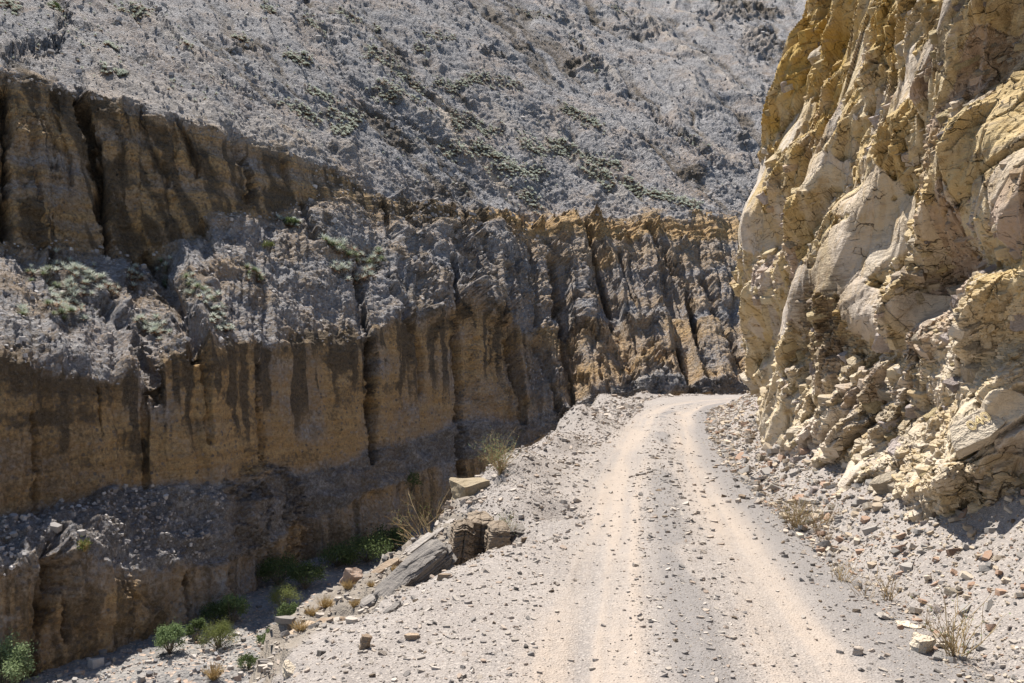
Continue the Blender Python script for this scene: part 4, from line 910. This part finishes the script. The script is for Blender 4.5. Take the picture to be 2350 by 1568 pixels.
for pts, hw, cnt_, kinds, where in clumps:
    for k in range(cnt_):
        if near_n >= 300: break
        q = r.randrange(len(pts) - 1) if len(pts) > 1 else 0; f = r.random()
        a, b = pts[q], pts[min(q + 1, len(pts) - 1)]
        u = a[0] + (b[0] - a[0]) * f + r.gauss(0, hw * .6); v = a[1] + (b[1] - a[1]) * f + r.gauss(0, hw * .45)
        p, n_ = wall_at(u, v); kd = r.choice(kinds)
        o = place('spiky_rosette', r.choice(PU[kd]), p + up_of(n_) * .14, r.uniform(.8, 1.25) * p.y / 50, (0, 0, 0))
        o.rotation_euler = (up_of(n_).to_track_quat('Z', 'Y') @ Quaternion((0, 0, 1), r.uniform(0, 6))).to_euler()
        kn = {'silver': 'silvery', 'green': 'green', 'brown': 'rust-brown'}[kd]; tag(o, kn + ' spiky rosette in the ' + where, 'rosette', kn + ' rosettes: ' + where); near_n += 1
fv, ff, fz, base_n = [], [], [], 0
simple = [rosette('tmp', 26, .40, .075, 2, 80 + k, None, b) for k, b in enumerate((.1, .25, .5, .75))]
sarr = []
for me in simple:
    co = np.zeros(len(me.vertices) * 3, np.float32); me.vertices.foreach_get('co', co); lp = np.zeros(len(me.loops), np.int32); me.loops.foreach_get('vertex_index', lp)
    zc = np.zeros(len(me.vertices) * 4, np.float32); me.attributes['Zone'].data.foreach_get('color', zc)
    sarr.append((co.reshape(-1, 3), lp.reshape(-1, 4), zc.reshape(-1, 4)[:, :3])); bpy.data.meshes.remove(me)
far_pts = []
for pts, hw, cnt_ in far:
    for k in range(int(cnt_ * 2.3)):
        q = r.randrange(len(pts) - 1); f = r.random(); a, b = pts[q], pts[q + 1]
        far_pts.append((a[0] + (b[0] - a[0]) * f + r.gauss(0, hw * .85), a[1] + (b[1] - a[1]) * f + r.gauss(0, hw * .65), 1.0))
for k in range(320):
    u = r.uniform(0, 1750); far_pts.append((u, r.uniform(0, float(R1(u)) - 35), .7))
for u, v, s0 in far_pts:
    p, n_ = wall_at(u, v); co, lp, zc = sarr[r.choice((0, 1, 1, 2, 3))]
    R_ = np.array((up_of(n_).to_track_quat('Z', 'Y') @ Quaternion((0, 0, 1), r.uniform(0, 6))).to_matrix())
    fv.append(co @ R_.T * (s0 * r.uniform(.8, 1.25) * 1.35) + np.array(p + up_of(n_) * .2)); ff.append(lp + base_n); fz.append(zc); base_n += len(co)
tag(link('hillside_rosettes', mesh_np('hillside_rosettes', np.concatenate(fv), np.concatenate(ff), M['puya'], True, {'Zone': np.concatenate(fz)})), 'many far bromeliad rosettes in clumps and chains on the grey hillside', 'rosettes', kind='stuff')

def tubes(paths, sides=4):
    V, Fq = [], []
    for pts, r0, r1 in paths:
        b = len(V); n = len(pts)
        for k, p in enumerate(pts):
            t = (pts[min(k + 1, n - 1)] - pts[max(k - 1, 0)]).normalized(); a = t.orthogonal().normalized(); c = t.cross(a); rad = r0 + (r1 - r0) * k / (n - 1)
            for q in range(sides):
                an = 2 * math.pi * q / sides; V.append(p + (a * math.cos(an) + c * math.sin(an)) * rad)
        for k in range(n - 1):
            for q in range(sides): Fq.append((b + k * sides + q, b + k * sides + (q + 1) % sides, b + (k + 1) * sides + (q + 1) % sides, b + (k + 1) * sides + q))
    return np.array([tuple(v) for v in V]), np.array(Fq)
def stems(n, h, spread, fork, seed, r0=.006, leanv=(0, 0)):
    rr_ = random.Random(seed); out = []; tips = []
    def grow(p, d, ln, rad, lev):
        pts = [p.copy()]
        for q in range(4):
            d = (d + Vector((rr_.gauss(0, .14), rr_.gauss(0, .14), rr_.gauss(.03, .08)))).normalized(); p = p + d * ln / 4; pts.append(p.copy())
            if lev < fork and rr_.random() < .55: grow(p.copy(), (d + Vector((rr_.gauss(0, .5), rr_.gauss(0, .5), rr_.gauss(.05, .3)))).normalized(), ln * rr_.uniform(.4, .65), rad * .6, lev + 1)
        out.append((pts, rad, rad * .35)); tips.extend(pts[2:])
    for k in range(n):
        az = rr_.uniform(0, 6.283); e = rr_.uniform(.25, 1) * spread
        grow(Vector((rr_.gauss(0, .03), rr_.gauss(0, .03), -.03)), Vector((math.cos(az) * e + leanv[0], math.sin(az) * e + leanv[1], 1)).normalized(), h * rr_.uniform(.6, 1.05), r0, 0)
    return out, tips
def leaves(pts, n, size, jit, seed, narrow=.5):
    rr_ = np.random.default_rng(seed); P = np.array([tuple(p) for p in pts]); I = rr_.integers(0, len(P), n)
    c = P[I] + rr_.normal(0, jit, (n, 3)); d = rr_.normal(0, 1, (n, 3)); d[:, 2] += .3; d /= np.linalg.norm(d, axis=1)[:, None]
    s_ = np.cross(d, rr_.normal(0, 1, (n, 3))); s_ /= np.linalg.norm(s_, axis=1)[:, None]; L_ = size * rr_.uniform(.6, 1.3, (n, 1))
    V = np.stack([c - d * L_ * .5, c + s_ * L_ * narrow * .5, c + d * L_ * .5, c - s_ * L_ * narrow * .5], 1).reshape(-1, 3)
    return V, np.arange(n * 4).reshape(-1, 4)
def bush(name, loc, scale, label, cat, seed, stem_kw0, stem_mat, leaf=None, rot=0.0, grp=None, sides=3):
    o = bpy.data.objects.new(name, None); COL.objects.link(o); o.location = loc; o.scale = (scale,) * 3; o.rotation_euler = (0, 0, rot)
    stem_kw = dict(stem_kw0); stem_kw['r0'] *= 1.35; st, tips = stems(seed=seed, **stem_kw); V, Fq = tubes(st, sides)
    link('stems', mesh_np('stems', V, Fq, M[stem_mat], True), o)
    if leaf:
        n, size, jit, mat, nar = leaf; V, Fq = leaves(tips, n, size, jit, seed, nar)
        link('foliage', mesh_np('foliage', V, Fq, M[mat], False), o)
    return tag(o, label, cat, grp)
def crown_bush(name, loc, rad, hgt, nleaf, size, mat, label, seed, nar=.6):
    """rounded shrub: stems and many small leaves in uneven clumps"""
    o = bpy.data.objects.new(name, None); COL.objects.link(o); o.location = loc
    rr_ = random.Random(seed); cl = []; paths = []
    for k in range(26):
        az = rr_.uniform(0, 6.283); el = math.asin(rr_.uniform(-.15, 1)); q = rr_.uniform(.55, 1.0)
        c = Vector((math.cos(az) * math.cos(el) * rad * q, math.sin(az) * math.cos(el) * rad * q, hgt * .48 + math.sin(el) * hgt * .5 * q)); cl.append(c)
        paths.append(([Vector((0, 0, -.1)), c * .35 + Vector((rr_.gauss(0, .05), rr_.gauss(0, .05), 0)) * rad, c * .75, c], .03 * rad, .008 * rad))
    V, Fq = tubes(paths, 3); link('stems', mesh_np('stems', V, Fq, M['bark'], True), o)
    V, Fq = leaves(cl, nleaf, size, rad * .17, seed, nar); link('foliage', mesh_np('foliage', V, Fq, M[mat], False), o)
    return tag(o, label, 'shrub')
# gorge-floor shrubs
crown_bush('leafy_shrub', rpt(390, 1500), 1.15, 2.3, 3800, .15, 'bright', 'round bright leafy shrub at the shade line on the gorge floor', 1)
crown_bush('feathery_shrub', rpt(500, 1488), 1.5, 2.0, 5200, .14, 'olive', 'olive feathery shrub right of the round bright one', 2, .25)
crown_bush('leafy_shrub', rpt(450, 1470), .8, 1.8, 1500, .16, 'green', 'dark half-lit shrub between the round and the feathery shrub', 3)
crown_bush('leafy_shrub', rpt(532, 1432), 1.3, 2.6, 2200, .19, 'bright', 'tall large-leaved shrub behind the feathery one', 4)
crown_bush('leafy_shrub', rpt(495, 1430), 1.4, 1.8, 2200, .15, 'green', 'dark shaded shrub left of the tall large-leaved one', 5)
crown_bush('feathery_shrub', rpt(655, 1400), 1.5, 2.4, 3200, .15, 'olive', 'feathery shrub at the dark shade line beside the spur', 6, .3)
crown_bush('leafy_shrub', rpt(664, 1440), 1.0, 2.2, 2800, .14, 'green', 'fresh green bush close against the spur', 7)
crown_bush('leafy_shrub', rpt(642, 1490), 1.1, 1.9, 3400, .12, 'green', 'low spreading green bush at the foot of the spur', 8)
crown_bush('leafy_shrub', rpt(608, 1482), .7, 1.0, 1200, .12, 'green', 'small green bush left of the low spreading one', 9)
crown_bush('leafy_shrub', rpt(618, 1515), .6, .9, 1000, .12, 'green', 'small green bush below the spreading ones', 10)
crown_bush('leafy_shrub', rpt(568, 1538), .75, 1.0, 1500, .12, 'green', 'low green bush among sunlit cobbles near the bottom', 11)
crown_bush('leafy_tree', rpt(12, 1590), 1.7, 3.6, 5500, .17, 'bright', 'leafy tree cut by the lower left corner', 12)
crown_bush('dark_shrub', rpt(640, 1342), 2.1, 2.8, 2600, .2, 'green', 'dark shrub in deep shade under the cliff foot', 13)
crown_bush('dark_shrub', rpt(700, 1352), 1.9, 2.4, 2600, .2, 'green', 'dark shrub in shade right of its taller neighbour', 14)
crown_bush('dark_shrub', rpt(775, 1300), 2.2, 2.2, 2400, .22, 'green', 'shaded shrub on the riverbed behind the lichen boulder', 15)
crown_bush('dark_shrub', rpt(842, 1290), 2.6, 3.0, 2800, .24, 'green', 'wide shaded shrub behind the pale flat slab', 16)
crown_bush('dark_shrub', rpt(900, 1265), 2.4, 2.6, 2400, .24, 'green', 'shaded shrub behind the bare twiggy bush', 17)
for u, v, s_, lab, sd in ((490, 1562, 1.1, 'big dry grass tussock at the bottom of the riverbed', 1),):
    bush('grass_tussock', rpt(u, v), 1.5, lab, 'grass', sd, dict(n=120, h=.9, spread=1.1, fork=0, r0=.012), 'straw')
wp, wn_ = wall_at(160, 1283); bush('grass_tuft', wp, 1.6, 'grass tuft on the sunlit bench above the lower left cliff', 'grass', 3, dict(n=60, h=.6, spread=.9, fork=0, r0=.015), 'straw', (150, .2, .1, 'olive', .3))
wp, wn_ = wall_at(665, 525); crown_bush('hillside_shrub', wp, 1.1, 1.0, 900, .2, 'green', 'green shrub below the upper cliff in the shaded gully', 21)
wp, wn_ = wall_at(605, 590); crown_bush('hillside_shrub', wp, .8, 1.2, 500, .2, 'olive', 'yellowish shrub above the small rust clump in mid slope', 22)
wp, wn_ = wall_at(935, 1130); crown_bush('hillside_shrub', wp, 1.5, 2.8, 900, .25, 'green', 'dark shrub in shade on the cliff foot behind the ochre boulder', 23)
wp, wn_ = wall_at(1265, 640); crown_bush('hillside_shrub', wp, .8, 1.2, 500, .2, 'olive', 'small yellow-green shrub beside the rock needle', 24)
wp, wn_ = wall_at(125, 38); crown_bush('hillside_shrub', wp, .9, 1.9, 900, .25, 'green', 'dark green shrub in the notch at the upper left', 25)
# roadside plants
bush('dry_bush', gpt(1150, 1085, -.03), 1.0, 'dry straw-coloured bush with green leaves on the road rim', 'bush', 31, dict(n=46, h=.62, spread=.75, fork=2, r0=.0045, leanv=(-.15, 0)), 'twig', (900, .022, .05, 'bright', .7))
bush('dry_bush', gpt(1160, 1232, -.03), .8, 'small green and straw bush beside the slate outcrop', 'bush', 32, dict(n=20, h=.42, spread=.6, fork=2, r0=.004), 'twig', (420, .02, .04, 'bright', .7))
p = Vector(((1000 - CX) / FPX * 15.5, 15.5, (HY - 1262) / FPX * 15.5 - .1)); bush('twiggy_bush', p, 1.0, 'bare twiggy bush spreading over the gorge left of the outcrop', 'bush', 33, dict(n=20, h=1.05, spread=1.6, fork=2, r0=.008, leanv=(-.9, .1)), 'twig', (260, .03, .04, 'olive', .6))
bush('dry_bush', gpt(1258, 1018, -.02), .7, 'tiny bare plant on the far part of the road rim', 'bush', 34, dict(n=9, h=.45, spread=.9, fork=1, r0=.006), 'twig')
bush('dry_bush', gpt(1828, 1215, -.03), .9, 'dense dry brown bush at the cliff foot', 'bush', 35, dict(n=60, h=.48, spread=.75, fork=2, r0=.0035), 'twig', (120, .02, .03, 'olive', .6))
bush('dry_bush', gpt(1880, 1215, -.03), .8, 'thinner dry bush touching the dense brown one', 'bush', 36, dict(n=26, h=.42, spread=.75, fork=2, r0=.0035), 'twig', (90, .02, .03, 'bright', .6))
bush('twig_plant', gpt(1888, 1242, -.02), .8, 'thin twig plant just below the dry cliff-foot bushes', 'plant', 37, dict(n=10, h=.36, spread=.8, fork=1, r0=.0035), 'twig')
bush('twig_plant', gpt(1932, 1335, -.02), .85, 'fan-shaped bare twig plant in the gutter, upper of the row', 'plant', 38, dict(n=18, h=.36, spread=.9, fork=1, r0=.0035), 'twig')
bush('twig_plant', gpt(1990, 1372, -.02), .8, 'low sprawling twig plant left of the upright twigs', 'plant', 39, dict(n=9, h=.32, spread=1.3, fork=1, r0=.003), 'twig')
bush('twig_plant', gpt(2040, 1378, -.02), .85, 'upright tuft of bare twigs in the middle of the gutter row', 'plant', 40, dict(n=14, h=.34, spread=.5, fork=1, r0=.0035), 'twig')
bush('twig_plant', gpt(2140, 1448, -.02), .8, 'sparse twig plant left of the largest twig plant', 'plant', 41, dict(n=7, h=.34, spread=.6, fork=1, r0=.003), 'twig', (14, .02, .02, 'bright', .7))
bush('twig_plant', gpt(2195, 1508, -.02), 1.0, 'largest bare twig plant casting branching shadows in the right foreground', 'plant', 42, dict(n=22, h=.42, spread=.8, fork=1, r0=.004), 'twig', (40, .018, .02, 'bright', .6))
for i, (u, v, s_, lab) in enumerate(((800, 1352, .5, 'round brown grass tussock under the lichen boulder'), (775, 1330, .42, 'dry grass tuft left of the lichen boulder'), (748, 1395, .55, 'golden hanging grass tuft on the spur edge'), (715, 1412, .45, 'straw grass tuft at the lower left spur edge'),
      (852, 1345, .3, 'small orange grass tuft between spur slabs'), (905, 1308, .28, 'small grass tuft beside the brown spur slab'), (690, 1445, .4, 'grass tuft low on the dark spur face'), (815, 1390, .35, 'straw tuft next to the squared slate block'))):
    bush('grass_tuft', gpt(u, v, -.02), s_, lab, 'grass', 60 + i, dict(n=110, h=.36, spread=1.1, fork=0, r0=.006), 'straw')
